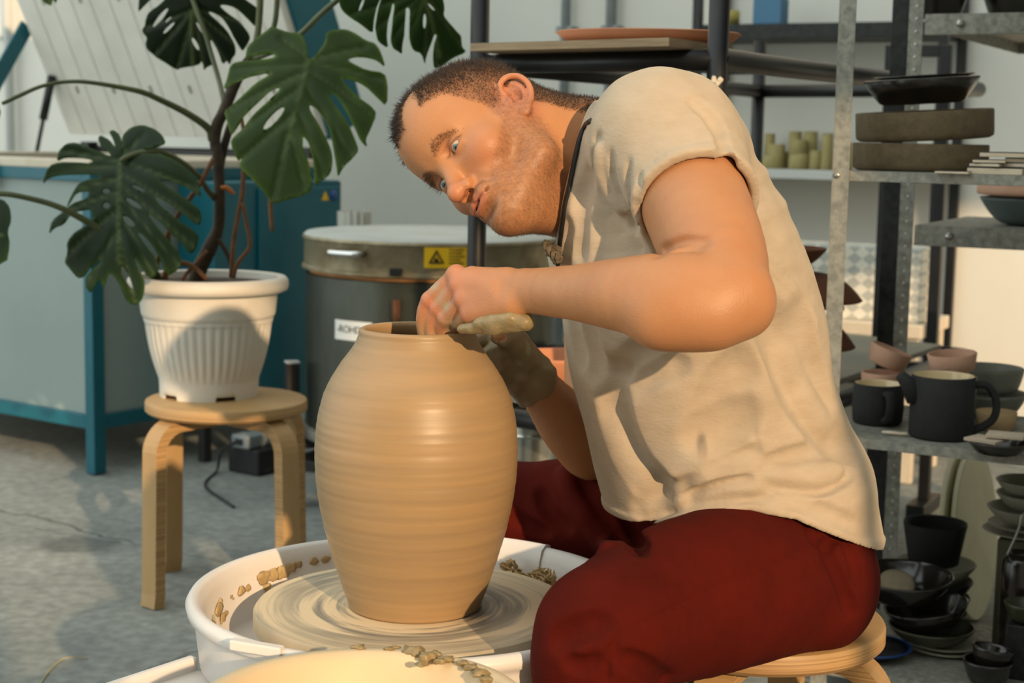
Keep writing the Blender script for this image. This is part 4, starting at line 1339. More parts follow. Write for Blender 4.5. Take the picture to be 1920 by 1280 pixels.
for i in range(13):
    y = 706 - (706 - 594) * i / 12
    pr.append(((93.5 + (119 - 93.5) * (i / 12) ** 0.9 + 3.5 * math.sin(PI * i / 12)) * PS, zy(y)))
pr += [(121*PS, zy(592)), (124*PS, zy(588)), (125*PS, zy(584)), (129*PS, zy(548)), (130*PS, zy(544)), (138*PS, zy(545)), (147*PS, zy(541)), (150*PS, zy(533)), (149*PS, zy(523)), (144*PS, zy(517)), (136*PS, zy(516)), (130*PS, zy(518)), (128*PS, zy(530)), (120*PS, zy(600)), (0, zy(600))]
body_p = MB().lathe(pr, PC, NF * 6, fn=flute)
wpart(body_p, 'pot_body', m_pot, pot, 50)
m_soil = mat('potting_soil', (44, 34, 26), 0.95, var=(76, 60, 46), scale=60, amt=0.7, bump=1.0, bscale=120)
mb = MB().lathe([(127.5*PS, zy(531)), (90*PS, zy(528)), (40*PS, zy(527)), (0, zy(527))], PC, 64)
wpart(mb, 'soil', m_soil, pot)

# ------------------------------------------------------------------ the monstera
m_leaf = mat('leaf_green', (40, 66, 32), 0.40, var=(30, 46, 16), scale=16, amt=0.45, spec=0.22, attr='Col', bump=0.15, bscale=50)
m_stalk = mat('petiole', (92, 98, 60), 0.5, var=(58, 70, 42), scale=12, amt=0.7)
m_bark = mat('monstera_bark', (70, 58, 42), 0.8, var=(38, 32, 25), scale=24, amt=0.8, bump=1.0, bscale=90)
m_root = mat('aerial_root', (132, 92, 56), 0.8, var=(86, 58, 38), scale=30, amt=0.7)
plant = thing('monstera_plant', PC + UP * zy(527), 'tall monstera with big split leaves growing in the white pot', 'plant')
from mathutils.geometry import delaunay_2d_cdt
def inside(poly, p):
    c = False; n = len(poly); x, y = p
    for i in range(n):
        x1, y1 = poly[i]; x2, y2 = poly[i-1]
        if (y1 > y) != (y2 > y) and x < (x2 - x1) * (y - y1) / (y2 - y1) + x1: c = not c
    return c
def segd(p, a, b):
    ab = b - a; t = np.clip(((p - a) @ ab) / (ab @ ab + 1e-9), 0, 1)
    return np.linalg.norm(p - a - t[:, None] * ab, axis=1)
def rounded(poly, it=1):
    for _ in range(it):
        q = []
        n = len(poly)
        for i in range(n):
            a, b = np.array(poly[i], float), np.array(poly[(i+1) % n], float)
            q += [a * .78 + b * .22, a * .22 + b * .78]
        poly = q
    return [tuple(p) for p in poly]
def slit(a, b, w):
    a = np.array(a, float); b = np.array(b, float); d = (b - a); n = np.array([-d[1], d[0]]) / np.linalg.norm(d)
    return [tuple(a + d * (.5 - .5 * math.cos(t)) + n * w * math.sin(t)) for t in np.linspace(0, 2*PI, 12, endpoint=False)]
def leaf(outline, holes, base, tip, Y, tilt, curl, veins, green, edge, label, off=(0, 0), sc=1.0, fold=0.0):
    """monstera blade: outline traced on its own tilted plane, curled out of it, with raised veins"""
    cv = lambda p: (p[0] / sc + off[0], p[1] / sc + off[1])
    O = rounded([cv(p) for p in outline], 1); Hs = [[cv(p) for p in h] for h in holes]
    bs = np.array(cv(base)); tp = np.array(cv(tip))
    Vn = [(np.array(cv(a)), np.array(cv(b))) for a, b in veins]
    xs = [p[0] for p in O]; ys = [p[1] for p in O]
    st = max((max(xs) - min(xs)), (max(ys) - min(ys))) / 46
    pts = list(O); ed = [(i, (i+1) % len(O)) for i in range(len(O))]
    for h in Hs:
        n0 = len(pts); pts += h; ed += [(n0 + i, n0 + (i+1) % len(h)) for i in range(len(h))]
    gx = np.arange(min(xs), max(xs), st); k = 0
    for y in np.arange(min(ys), max(ys), st * .87):
        k += 1
        for x in gx:
            p = (x + (st/2 if k % 2 else 0), y)
            if inside(O, p) and not any(inside(h, p) for h in Hs): pts.append(p)
    r = delaunay_2d_cdt([Vector(p) for p in pts], ed, [], 0, 1e-4)
    V2 = np.array([(v.x, v.y) for v in r[0]])
    F = [f for f in r[2] if inside(O, V2[list(f)].mean(0)) and not any(inside(h, V2[list(f)].mean(0)) for h in Hs)]
    # plane through the leaf
    c0 = P(bs[0], bs[1], Y)
    nrm = unit(img((tilt[0], tilt[1], -1.0)))
    W = []
    for p in V2:
        d = ray(p[0], p[1]); t = ((c0 - CAMP) @ nrm) / (d @ nrm)
        W.append(CAMP + d * t)
    W = np.array(W)
    size = np.linalg.norm(tp - bs) * Y / FPX
    ax = unit(tp - bs); al = (V2 - bs) @ ax * Y / FPX; ac = (V2 - bs) @ np.array([-ax[1], ax[0]]) * Y / FPX
    h = -curl * (al / size) ** 2 * size - fold * np.abs(ac) - curl * 0.8 * (ac / size) ** 2 * size
    dv = np.full(len(V2), 1e9); dm = segd(V2, bs, tp)
    for a, b in Vn: dv = np.minimum(dv, segd(V2, a, b))
    h += 0.0018 * np.exp(-(dm / 3.0) ** 2) - 0.004 * np.exp(-(dv / 5.0) ** 2) + .002 * wave(V2[:, 0], V2[:, 1], 0 * V2[:, 0], 11, .06)
    W = W + nrm * h[:, None]
    c = np.tile(np.array(lin(green)), (len(V2), 1)) * (1 + .25 * wave(V2[:, 0], V2[:, 1], 0 * V2[:, 0], 5, .05, 6))[:, None]
    de = np.full(len(V2), 1e9)
    OO = np.array(O)
    for i in range(len(OO)): de = np.minimum(de, segd(V2, OO[i], OO[i-1]))
    w = .75 * np.exp(-(de / 4.0) ** 2); c = c * (1 - w[:, None]) + np.array(lin(edge)) * w[:, None]
    w = .55 * np.exp(-(dv / 2.2) ** 2); c = c * (1 - w[:, None]) + np.array(lin((98, 112, 70))) * w[:, None]
    w = .75 * np.exp(-(dm / 3.2) ** 2); c = c * (1 - w[:, None]) + np.array(lin((104, 120, 72))) * w[:, None]
    T = np.array([f if len(f) == 3 else f[:3] for f in F])
    me_o = npmesh('leaf', W, T, m_leaf, c)
    sd = me_o.modifiers.new('thickness', 'SOLIDIFY'); sd.thickness = .0012
    world_child(me_o, plant)
    if label: me_o['label'] = label
    return W
SA = dict(off=(400, 30), sc=3.765)
OA = [(685,300),(705,290),(750,240),(790,180),(800,110),(850,90),(940,80),(1010,110),(1080,155),(1150,170),(1190,230),(1225,335),(1160,290),(1080,278),(1000,283),(942,305),(1000,335),(1080,365),(1215,370),(1240,440),(1235,605),(1160,550),(1080,480),(1000,445),(900,430),(960,500),(1040,565),(1120,610),(1165,655),(1120,760),(1085,830),(1100,880),(1050,840),(1010,770),(950,670),(880,560),(810,530),(830,575),(880,640),(960,740),(1010,830),(1040,900),(1000,950),(930,1010),(895,1075),(880,1000),(855,890),(830,780),(780,700),(720,630),(678,615),(690,660),(740,730),(800,830),(840,900),(855,960),(845,1050),(770,1100),(728,1130),(725,1040),(710,950),(680,860),(636,815),(640,900),(680,970),(705,1050),(713,1110),(705,1160),(620,1190),(530,1205),(430,1228),(400,1180),(330,1110),(250,1040),(187,978),(215,925),(180,948),(125,835),(150,795),(215,745),(290,660),(380,590),(472,515),(460,496),(400,520),(330,580),(270,630),(215,680),(185,730),(130,792),(105,700),(80,622),(130,590),(200,540),(300,455),(410,400),(395,388),(340,402),(250,412),(160,445),(72,487),(108,380),(118,325),(150,300),(230,296),(330,297),(442,285),(430,262),(360,255),(300,265),(235,292),(230,250),(245,190),(320,130),(380,90),(415,58),(450,80),(530,110),(610,118),(640,150),(660,220),(668,295)]
HA = [slit((360,765),(502,632),24)]
VA = [((665,290),(480,150)),((640,340),(150,340)),((625,400),(120,610)),((600,510),(170,780)),((550,690),(200,940)),((530,800),(440,1180)),((700,300),(1080,200)),((690,330),(1215,420)),((680,385),(1140,670)),((650,480),(980,920)),((600,640),(800,1060)),((550,800),(660,1120))]
leaf(OA, HA, (680,305), (500,960), 3.30, (0.25, 0.50), .14, VA, (56, 76, 30), (92, 118, 36), 'largest leaf, facing the room', **SA)
OC = [(650,262),(636,200),(632,130),(690,65),(770,45),(860,75),(915,120),(940,180),(880,205),(790,235),(760,250),(900,255),(1000,290),(1080,350),(1150,430),(1175,550),(1120,510),(1030,455),(950,435),(880,435),(960,490),(1060,550),(1160,630),(1165,690),(1140,740),(1060,680),(950,590),(843,538),(900,620),(1000,700),(1110,770),(1135,810),(1120,870),(1075,940),(1020,860),(950,800),(880,720),(793,658),(850,740),(920,830),(980,900),(1010,980),(970,1040),(900,1080),(860,970),(820,880),(760,810),(713,788),(770,880),(830,960),(850,1020),(810,1080),(760,1095),(720,1020),(678,950),(700,1030),(735,1100),(720,1180),(690,1240),(640,1268),(590,1255),(565,1190),(540,1110),(490,1050),(450,1130),(415,1150),(420,1090),(360,1140),(325,1190),(295,1140),(310,1080),(370,1030),(440,985),(440,962),(350,1030),(300,1080),(250,1092),(200,1030),(160,980),(190,920),(200,850),(260,790),(340,750),(420,700),(410,640),(300,650),(250,665),(190,735),(120,750),(65,795),(100,700),(190,645),(260,592),(380,562),(395,515),(300,522),(250,590),(215,620),(260,540),(300,470),(380,432),(480,430),(470,402),(380,400),(200,395),(90,410),(45,452),(60,390),(100,322),(180,302),(300,310),(420,322),(430,300),(330,280),(220,275),(155,300),(170,220),(230,175),(300,170),(380,200),(470,240),(560,275),(545,250),(490,210),(460,150),(480,120),(550,160),(590,215),(570,150),(540,100),(570,83),(620,120),(640,200)]
HC = [slit((700,475),(790,515),12), slit((655,565),(760,632),18), slit((620,685),(705,750),22), slit((580,1015),(635,1160),16), slit((490,515),(545,515),16), slit((490,615),(540,612),20)]
VC = [((620,300),(780,120)),((620,300),(1120,480)),((615,380),(1140,700)),((610,460),(1100,880)),((605,540),(980,1000)),((600,650),(800,1060)),((590,800),(640,1240)),((610,310),(200,220)),((610,340),(90,360)),((605,430),(280,500)),((600,520),(220,640)),((595,640),(200,920)),((585,780),(330,1100))]
leaf(OC, HC, (622,300), (570,1000), 3.42, (-0.20, 0.25), .16, VC, (24, 42, 14), (48, 76, 20), 'drooping leaf beside the pot', off=(60, 220), sc=3.765)
OB = [(480,-50),(370,60),(250,140),(215,190),(185,310),(150,360),(160,400),(215,460),(190,520),(200,590),(300,690),(420,760),(560,855),(590,830),(838,785),(855,738),(875,780),(882,860),(930,810),(1020,775),(1025,690),(990,560),(975,482),(1000,500),(1060,620),(1112,790),(1160,735),(1195,795),(1220,720),(1270,660),(1275,600),(1255,520),(1200,400),(1130,310),(955,150),(985,140),(1060,175),(1140,240),(1210,350),(1280,500),(1345,635),(1400,560),(1447,470),(1430,400),(1330,270),(1200,170),(1092,66),(1160,58),(1280,95),(1400,210),(1512,345),(1540,250),(1545,110),(1450,40),(1350,-40),(1250,-160),(1000,-280),(700,-260),(400,-220),(180,-170),(120,-60),(106,155),(170,90),(250,8),(380,-90)]
HB = [slit((285,330),(478,100),26), slit((440,272),(512,203),12), slit((420,402),(556,268),17), slit((765,455),(832,605),20), slit((815,268),(900,405),18)]
VB = [((760,130),(200,330)),((760,130),(300,650)),((780,150),(560,840)),((800,180),(880,820)),((780,130),(1150,740)),((780,120),(1340,600)),((780,100),(1480,300))]
leaf(OB, HB, (760,130), (760,820), 3.66, (-0.15, -0.30), .10, VB, (16, 28, 11), (32, 56, 16), 'dark upper leaf', off=(240, 0), sc=6.4)
OD = [(130,-60),(150,80),(200,170),(300,250),(400,312),(590,462),(588,300),(615,150),(690,-70),(672,20),(632,180),(612,330),(622,450),(650,560),(800,660),(762,500),(770,350),(800,200),(832,45),(855,60),(845,200),(825,380),(820,540),(850,650),(920,690),(985,735),(975,600),(998,440),(1003,120),(1030,98),(1062,130),(1055,350),(1070,560),(1120,680),(1240,720),(1290,880),(1305,760),(1350,600),(1400,455),(1428,470),(1402,600),(1388,760),(1415,930),(1520,900),(1640,790),(1850,700),(1790,640),(1770,540),(1760,480),(1700,420),(1580,290),(1510,205),(1520,100),(1490,-40),(1400,-180),(1000,-320),(500,-260)]
HD = [slit((1258,180),(1256,385),26), slit((1300,48),(1392,142),14), slit((400,152),(462,-20),16)]
VD = [((1250,-100),(300,200)),((1250,-60),(560,420)),((1250,-20),(760,620)),((1260,0),(960,700)),((1280,20),(1270,800)),((1300,20),(1450,860)),((1320,10),(1760,620))]
leaf(OD, HD, (1260,-60), (1480,760), 3.25, (0.35, -0.25), .12, VD, (34, 60, 20), (62, 98, 24), 'hanging leaf above the man', off=(620, 0), sc=7.11)
leaf([(-120,360),(-40,362),(0,370),(12,384),(15,410),(8,430),(12,455),(4,492),(-60,500),(-130,470)], [], (-110,410), (0,440), 3.3, (-.2, .2), .1, [], (26, 46, 20), (44, 70, 26), None)
leaf([(40,-60),(70,-8),(94,12),(97,-4),(104,7),(112,-40),(90,-80)], [], (80,-70), (94,8), 3.6, (0, 0), .1, [], (60, 86, 26), (80, 104, 34), None)
leaf([(-90,150),(-30,165),(-6,190),(4,215),(-20,260),(-80,290),(-140,230)], [], (0,198), (-110,230), 3.3, (-.8, .3), .1, [], (120, 132, 112), (120, 132, 112), None)
def stem(pix, Y, r, m, name, n=5, label=None):
    Ys = Y if isinstance(Y, (list, tuple)) else [Y] * len(pix)
    q = [P(p[0], p[1], y) for p, y in zip(pix, Ys)]
    sp = smooth_path(q, n)
    rs = r if np.isscalar(r) else list(np.interp(np.linspace(0, 1, len(sp)), np.linspace(0, 1, len(r)), r))
    return wpart(MB().tube(sp, rs, 12), name, m, plant, label=label)
stem([(366,532),(372,509),(395,461),(409,427),(412,377),(410,320),(406,278),(400,255)], [3.57]*4+[3.56]*4, [.016,.018,.0165,.013,.0125,.013,.012,.009], m_bark, 'trunk')
stem([(408,300),(403,265),(407,235),(417,214),(429,185),(441,155),(456,128),(470,110)], [3.56,3.56,3.55,3.54,3.54,3.53,3.52,3.52], [.010,.0125,.013,.012,.0125,.013,.012,.011], m_bark, 'trunk')
stem([(412,320),(417,287),(429,245),(440,215),(452,190)], 3.58, [.009,.010,.009,.008,.007], m_bark, 'trunk')
stem([(398,262),(390,240),(350,212),(300,187),(260,171),(180,156),(129,153),(80,161),(39,178),(5,194)], [3.56,3.55,3.52,3.48,3.45,3.40,3.38,3.35,3.33,3.3], [.010,.0085,.0075,.0065,.006,.0045,.004,.004,.0045,.004], m_stalk, 'petiole')
stem([(424,215),(421,195),(410,148),(396,101),(387,70),(373,31),(362,0),(355,-30)], [3.56,3.56,3.6,3.62,3.63,3.64,3.65,3.66], [.008,.006,.0055,.0055,.0055,.006,.006,.006], m_stalk, 'petiole')
stem([(470,118),(482,70),(487,20),(489,-40)], 3.55, [.008,.0075,.0075,.0075], m_stalk, 'petiole')
stem([(470,116),(500,80),(516,40),(522,-40)], 3.57, [.006,.006,.006,.006], m_stalk, 'petiole')
stem([(470,112),(520,92),(565,62),(600,28),(650,-15)], [3.53,3.45,3.40,3.36,3.3], [.007,.0065,.006,.006,.006], m_stalk, 'petiole')
stem([(475,120),(520,140),(560,125),(578,111)], [3.53,3.46,3.36,3.315], [.007,.006,.0055,.006], m_stalk, 'petiole')
stem([(402,372),(388,355),(371,329),(339,302),(299,284),(262,286),(235,296),(226,302)], [3.56,3.53,3.50,3.46,3.43,3.42,3.41,3.41], [.007,.0065,.006,.0055,.0055,.006,.006,.005], m_stalk, 'petiole')
stem([(300,526),(275,493),(225,454),(161,414),(110,388),(60,373),(0,363),(-60,372)], [3.5,3.47,3.42,3.38,3.35,3.33,3.31,3.3], [.009,.0085,.0085,.0075,.0065,.006,.006,.006], m_stalk, 'petiole')
stem([(400,297),(372,349),(336,399),(316,436),(299,478),(285,522)], 3.50, [.005,.0055,.0055,.006,.0055,.006], m_root, 'aerial_root')
stem([(317,438),(315,484),(311,524)], 3.50, [.004,.005,.005], m_root, 'aerial_root')
stem([(452,215),(458,260),(457,307),(454,363),(446,405),(437,461),(434,520)], 3.54, [.004,.0045,.005,.0055,.005,.005,.006], m_root, 'aerial_root')
stem([(455,380),(462,419),(468,461),(446,492),(437,521)], 3.53, [.004,.0045,.0045,.0045,.005], m_root, 'aerial_root')
stem([(500,310),(505,346),(507,391),(510,433)], 3.46, [.004,.0045,.0045,.005], m_root, 'aerial_root')
stem([(409,447),(420,465),(432,490),(438,520)], 3.56, [.005,.005,.005,.005], m_bark, 'aerial_root')
stem([(306,522),(318,497),(340,493),(362,500),(388,524)], 3.46, [.0055,.0055,.006,.0055,.005], m_root, 'aerial_root')
stem([(342,526),(352,510),(368,494),(388,470)], 3.50, [.004,.004,.004,.004], m_root, 'aerial_root')
stem([(414,352),(424,352),(433,358),(440,364)], 3.54, [.004,.006,.005,.003], mat('root_bud', (178, 104, 48), .6), 'aerial_root')
# ------------------------------------------------------------------ wheel, vase, basin
m_white = mat('white_plastic', (226, 220, 214), 0.38, var=(214, 204, 194), scale=10, amt=0.4, spec=0.5)
m_dslip = mat('dry_slip', (196, 168, 120), 0.75, var=(150, 122, 80), scale=60, amt=0.7, bump=0.8, bscale=150)
VX, VY = P(781, 840, 2.0)[0], 2.0
ZR = 1.03 - (1118 - 243) / 3000 * 2.0      # pan rim
ZH = ZR - .020                             # wheel head top
WC = np.array([VX, VY, 0.0])
wheel = thing('pottery_wheel', WC, 'white potter\'s wheel with a splash pan and clay-smeared turntable beneath the tall vase', 'wheel')
RP = .2850
zb = ZR - .085
pp = [(.03, zb), (RP - .035, zb), (RP - .026, zb + .006), (RP - .018, ZR - .018), (RP - .013, ZR - .004), (RP - .006, ZR + .001), (RP + .001, ZR - .001), (RP + .005, ZR - .008), (RP + .003, ZR - .017), (RP - .003, ZR - .020), (RP - .006, ZR - .028), (RP - .012, zb + .002), (RP - .022, zb - .005), (.03, zb - .005)]
wpart(MB().lathe(pp, WC, 128), 'splash_pan', m_white, wheel)
def rim_clip(a, da, name):
    pr = [(RP - .0245, ZR - .05), (RP - .0205, ZR - .018), (RP - .0155, ZR - .002), (RP - .006, ZR + .0045), (RP + .004, ZR + .002), (RP + .009, ZR - .008), (RP + .006, ZR - .030), (RP + .003, ZR - .030), (RP + .005, ZR - .010), (RP - .004, ZR), (RP - .013, ZR - .006), (RP - .022, ZR - .05)]
    pr = pr + [pr[0]]
    mb = MB().lathe(pr, WC, 24, a0=a - da, a1=a + da)
    n = 25; m = len(mb.v) // n
    mb.f.append(tuple(i * n for i in range(m - 1))); mb.mi.append(0); mb.sm.append(False)
    mb.f.append(tuple(i * n + 24 for i in reversed(range(m - 1)))); mb.mi.append(0); mb.sm.append(False)
    return wpart(mb, name, m_white, wheel, 40)
q0 = Pz(998, 1005, ZR) - WC
rim_clip(math.atan2(q0[1], q0[0]), .17, 'pan_clip')
q1 = Pz(478, 1212, ZR) - WC
a1_ = math.atan2(q1[1], q1[0])
e0, e1 = Pz(434, 1206, ZR + .002), Pz(530, 1222, ZR - .002)
dd = unit(e1 - e0)
wpart(MB().box((e0 + e1) / 2, (np.linalg.norm(e1 - e0), .014, .012), [dd, np.cross(UP, dd), UP], .002), 'pan_clip', m_white, wheel)
# turntable with dragged rings of slip
m_head = bpy.data.materials.new('wheel_head'); m_head.use_nodes = True
nt = m_head.node_tree; L = nt.links; bs_ = nt.nodes['Principled BSDF']; bs_.inputs['Roughness'].default_value = .42
geo = nd(nt, 'ShaderNodeNewGeometry')
sb = nd(nt, 'ShaderNodeVectorMath', operation='SUBTRACT'); sb.inputs[1].default_value = WC; L.new(geo.outputs['Position'], sb.inputs[0])
sx = nd(nt, 'ShaderNodeSeparateXYZ'); L.new(sb.outputs[0], sx.inputs[0])
at_ = nd(nt, 'ShaderNodeMath', operation='ARCTAN2'); L.new(sx.outputs[1], at_.inputs[0]); L.new(sx.outputs[0], at_.inputs[1])
l2 = nd(nt, 'ShaderNodeCombineXYZ'); L.new(sx.outputs[0], l2.inputs[0]); L.new(sx.outputs[1], l2.inputs[1])
rad = nd(nt, 'ShaderNodeVectorMath', operation='LENGTH'); L.new(l2.outputs[0], rad.inputs[0])
nrm_ = nd(nt, 'ShaderNodeVectorMath', operation='NORMALIZE'); L.new(l2.outputs[0], nrm_.inputs[0])
sc1 = nd(nt, 'ShaderNodeVectorMath', operation='SCALE'); sc1.inputs['Scale'].default_value = .55; L.new(nrm_.outputs[0], sc1.inputs[0])
r90 = nd(nt, 'ShaderNodeMath', operation='MULTIPLY'); r90.inputs[1].default_value = 55; L.new(rad.outputs['Value'], r90.inputs[0])
sxy = nd(nt, 'ShaderNodeSeparateXYZ'); L.new(sc1.outputs[0], sxy.inputs[0])
cmb = nd(nt, 'ShaderNodeCombineXYZ'); L.new(sxy.outputs[0], cmb.inputs[0]); L.new(sxy.outputs[1], cmb.inputs[1]); L.new(r90.outputs[0], cmb.inputs[2])
n1 = nd(nt, 'ShaderNodeTexNoise'); n1.inputs['Scale'].default_value = 1.0; n1.inputs['Detail'].default_value = 5; L.new(cmb.outputs[0], n1.inputs['Vector'])
rp = nd(nt, 'ShaderNodeValToRGB'); L.new(n1.outputs['Fac'], rp.inputs['Fac'])
rp.color_ramp.elements[0].position = .40; rp.color_ramp.elements[0].color = (*lin((74, 80, 80)), 1)
rp.color_ramp.elements[1].position = .56; rp.color_ramp.elements[1].color = (*lin((220, 198, 162)), 1)
e_ = rp.color_ramp.elements.new(.47); e_.color = (*lin((132, 128, 116)), 1)
# worn grey zone between vase foot and edge
mr = nd(nt, 'ShaderNodeMapRange'); mr.inputs['From Min'].default_value = .10; mr.inputs['From Max'].default_value = .17; L.new(rad.outputs['Value'], mr.inputs['Value'])
mxh = nd(nt, 'ShaderNodeMix', data_type='RGBA'); mxh.inputs[7].default_value = (*lin((218, 196, 160)), 1)
nn_ = nd(nt, 'ShaderNodeTexNoise'); nn_.inputs['Scale'].default_value = 9; L.new(geo.outputs['Position'], nn_.inputs['Vector'])
mm = nd(nt, 'ShaderNodeMath', operation='MULTIPLY'); L.new(mr.outputs['Result'], mm.inputs[0]); L.new(nn_.outputs['Fac'], mm.inputs[1])
L.new(mm.outputs[0], mxh.inputs[0]); L.new(rp.outputs['Color'], mxh.inputs[6]); L.new(mxh.outputs[2], bs_.inputs['Base Color'])
bp_ = nd(nt, 'ShaderNodeBump'); bp_.inputs['Strength'].default_value = .6; bp_.inputs['Distance'].default_value = .0015
L.new(n1.outputs['Fac'], bp_.inputs['Height']); L.new(bp_.outputs['Normal'], bs_.inputs['Normal'])
RH = .2060
wpart(MB().lathe([(.0, ZH - .026), (RH - .004, ZH - .026), (RH, ZH - .022), (RH, ZH - .004), (RH - .003, ZH), (.09, ZH), (0, ZH)], WC, 128), 'wheel_head', m_head, wheel, 40)
wpart(MB().lathe([(0, .30), (.03, .30), (.03, ZH - .026), (0, ZH - .026)], WC, 24), 'shaft', m_steel, wheel)
wpart(MB().lathe([(0, .06), (.13, .06), (.15, .10), (.16, .335), (.15, .345), (0, .345)], WC, 64), 'motor_housing', m_white, wheel, 40)
D1 = np.array([-.6, -.8, 0]); D2 = np.array([.8, -.6, 0])
TK = np.array([-.36, 2.0, 0])
tc_ = TK + D1 * .41 + D2 * .315
mb = MB().box(tc_ + UP * .346, (.70, .63, .016), [D1, D2, UP], .004)
for c, sx_, sy_ in ((TK + D1 * .41 + D2 * .004, .70, .016), (TK + D1 * .41 + D2 * .626, .70, .016), (TK + D1 * .752 + D2 * .315, .016, .63)):
    mb.box(c + UP * .356, (sx_, sy_, .030), [D1, D2, UP], .005)
wpart(mb, 'table', m_white, wheel)
for c in (TK + D1 * .70 + D2 * .05, TK + D1 * .70 + D2 * .57, WC + np.array([.02, .17, 0]), WC + np.array([-.17, .08, 0])):
    wpart(MB().tube([c + UP * .001, c + UP * .345], .018, 16), 'leg', m_white, wheel)
# splatters of slip on the pan
spl = MB()
def blob(mb, c, r, seed, flat=(1, 1, .5), axes=None):
    g = np.random.default_rng(seed)
    A = np.array(axes if axes is not None else np.eye(3))
    ph = g.uniform(0, 6.28, 6)
    v = []; f = []; ns, nr = 14, 8
    for i in range(nr + 1):
        th = PI * i / nr
        for k in range(ns):
            t = 2*PI*k/ns
            d = np.array([math.sin(th)*math.cos(t), math.sin(th)*math.sin(t), math.cos(th)])
            q = 1 + .28*math.sin(3*t + ph[0]) * math.sin(th) + .2*math.sin(5*t + ph[1]) * math.sin(th) + .15*math.sin(4*th + ph[2])
            w = d * r * q * np.array(flat)
            v.append(np.asarray(c) + A[0]*w[0] + A[1]*w[1] + A[2]*w[2])
    for i in range(nr):
        for k in range(ns):
            f.append((i*ns+k, (i+1)*ns+k, (i+1)*ns+(k+1) % ns, i*ns+(k+1) % ns))
    return mb.raw(v, f)
def pan_wall(px, py):
    """point of the pan's inner wall seen at a pixel, with its inward normal"""
    best = None
    for Y in np.arange(1.70, 2.30, .0015):
        p = P(px, py, Y); r = math.hypot(p[0] - VX, p[1] - VY)
        if p[2] < ZR and best is None and r > RP - .03 + (p[2] - zb) * .15 and p[1] > 1.8:
            best = p; break
    n = unit(np.array([VX - best[0], VY - best[1], 0]))
    return best, n
for i, (px, py, r) in enumerate(((410, 1142, .011), (418, 1158, .008), (402, 1160, .006), (414, 1128, .006), (424, 1150, .005), (452, 1108, .008), (466, 1102, .006), (494, 1082, .012), (512, 1078, .011), (530, 1072, .012), (546, 1064, .008), (502, 1100, .007), (560, 1058, .006), (590, 1052, .007), (610, 1048, .006), (434, 1118, .003), (438, 1122, .002))):
    c, n = pan_wall(px, py)
    blob(spl, c, r, 100 + i, (.22, 1, .8), [n, np.cross(UP, n), UP])
wpart(spl, 'slip_splatter', m_dslip, wheel, label='tan clay splattered inside the pan')['kind'] = 'stuff'
# heap of trimmings
m_shav = mat('clay_shavings', (232, 204, 152), 0.8, var=(190, 156, 104), scale=50, amt=0.8)
sh = MB()
g = np.random.default_rng(5)
hc0, hc1 = pan_wall(965, 1050)[0], pan_wall(1062, 1082)[0]
for i in range(900):
    u = g.uniform(0, 1)
    prof = .35 + .65 * abs(math.cos(PI * (u - .02) * 1.25))
    c = hc0 * (1 - u) + hc1 * u
    rr = RP - .040 - abs(g.normal()) * .010
    a = math.atan2(c[1] - VY, c[0] - VX)
    z = ZR - .052 + prof * .034 * g.uniform(-.6, 1)
    c = np.array([VX + math.cos(a) * rr, VY + math.sin(a) * rr, z])
    d = unit(g.normal(size=3)); e = unit(np.cross(d, g.normal(size=3))); ln_ = g.uniform(.008, .020)
    pts = [c + d * ln_ * (k / 4 - .5) + e * .5 * ln_ * math.sin(PI * k / 4) * g.uniform(.2, .7) for k in range(5)]
    sh.tube(pts, [.0004, .0012, .0014, .0012, .0003], 4, squash=(1.4, .35))
o = sh.build('clay_shavings', m_shav, weld=False)
tag(o, 'heap of curly dry clay trimmings caught in the splash pan behind the vase', 'shavings', kind='stuff')

# the vase
m_clay = mat('wet_clay', (166, 135, 95), 0.36, var=(142, 118, 86), scale=9, amt=0.55, bump=0.08, bscale=24, stretch=(.4, .4, 9.0), spec=0.5, rvar=0.12, ramp=(.36, .66))
hw = [(626, 110.5), (637, 115.0), (650, 121.5), (682, 145), (724, 170), (770, 185), (820, 191.5), (870, 192), (926, 186.5), (988, 173.5), (1047, 156), (1097, 139), (1131, 126.5), (1151, 121.5)]
ZT_ = P(781, 622, 2.0)[2]
def vz(y): return P(781, y, 2.0)[2]
zs_ = np.array([vz(y) for y, _ in hw]); rs_ = np.array([a * 2.0 / FPX * 1.004 for _, a in hw])
o_ = np.argsort(zs_)
ZF = ZH + .001
zz = np.linspace(ZF, zs_.max(), 150)
sp_ = smooth_path([np.array([r, z]) for r, z in zip(rs_[o_], zs_[o_])], 8)
sr = np.interp(zz, [p[1] for p in sp_], [p[0] for p in sp_])
sr = sr + .0002 * np.sin(zz * 240) * np.sin(zz * 61) + .0001 * np.sin(zz * 620)
prof = [(0, ZF)] + [(r, z) for r, z in zip(sr, zz)]
rt, zt = prof[-1]
prof += [(rt + .0008, zt + .0028), (rt - .0005, zt + .0060), (rt - .0040, zt + .0078), (rt - .0078, zt + .0062), (rt - .0092, zt + .002)]
prof += [(r - .0095 - .001 * (zt - z), z) for r, z in zip(sr[::-1][3::3], zz[::-1][3::3]) if z > ZF + .02]
prof += [(0, ZF + .02)]
vase = MB().lathe(prof, WC, 192).build('clay_vase', m_clay)
tag(vase, 'tall freshly thrown wet clay vase on the potter\'s wheel', 'vase')

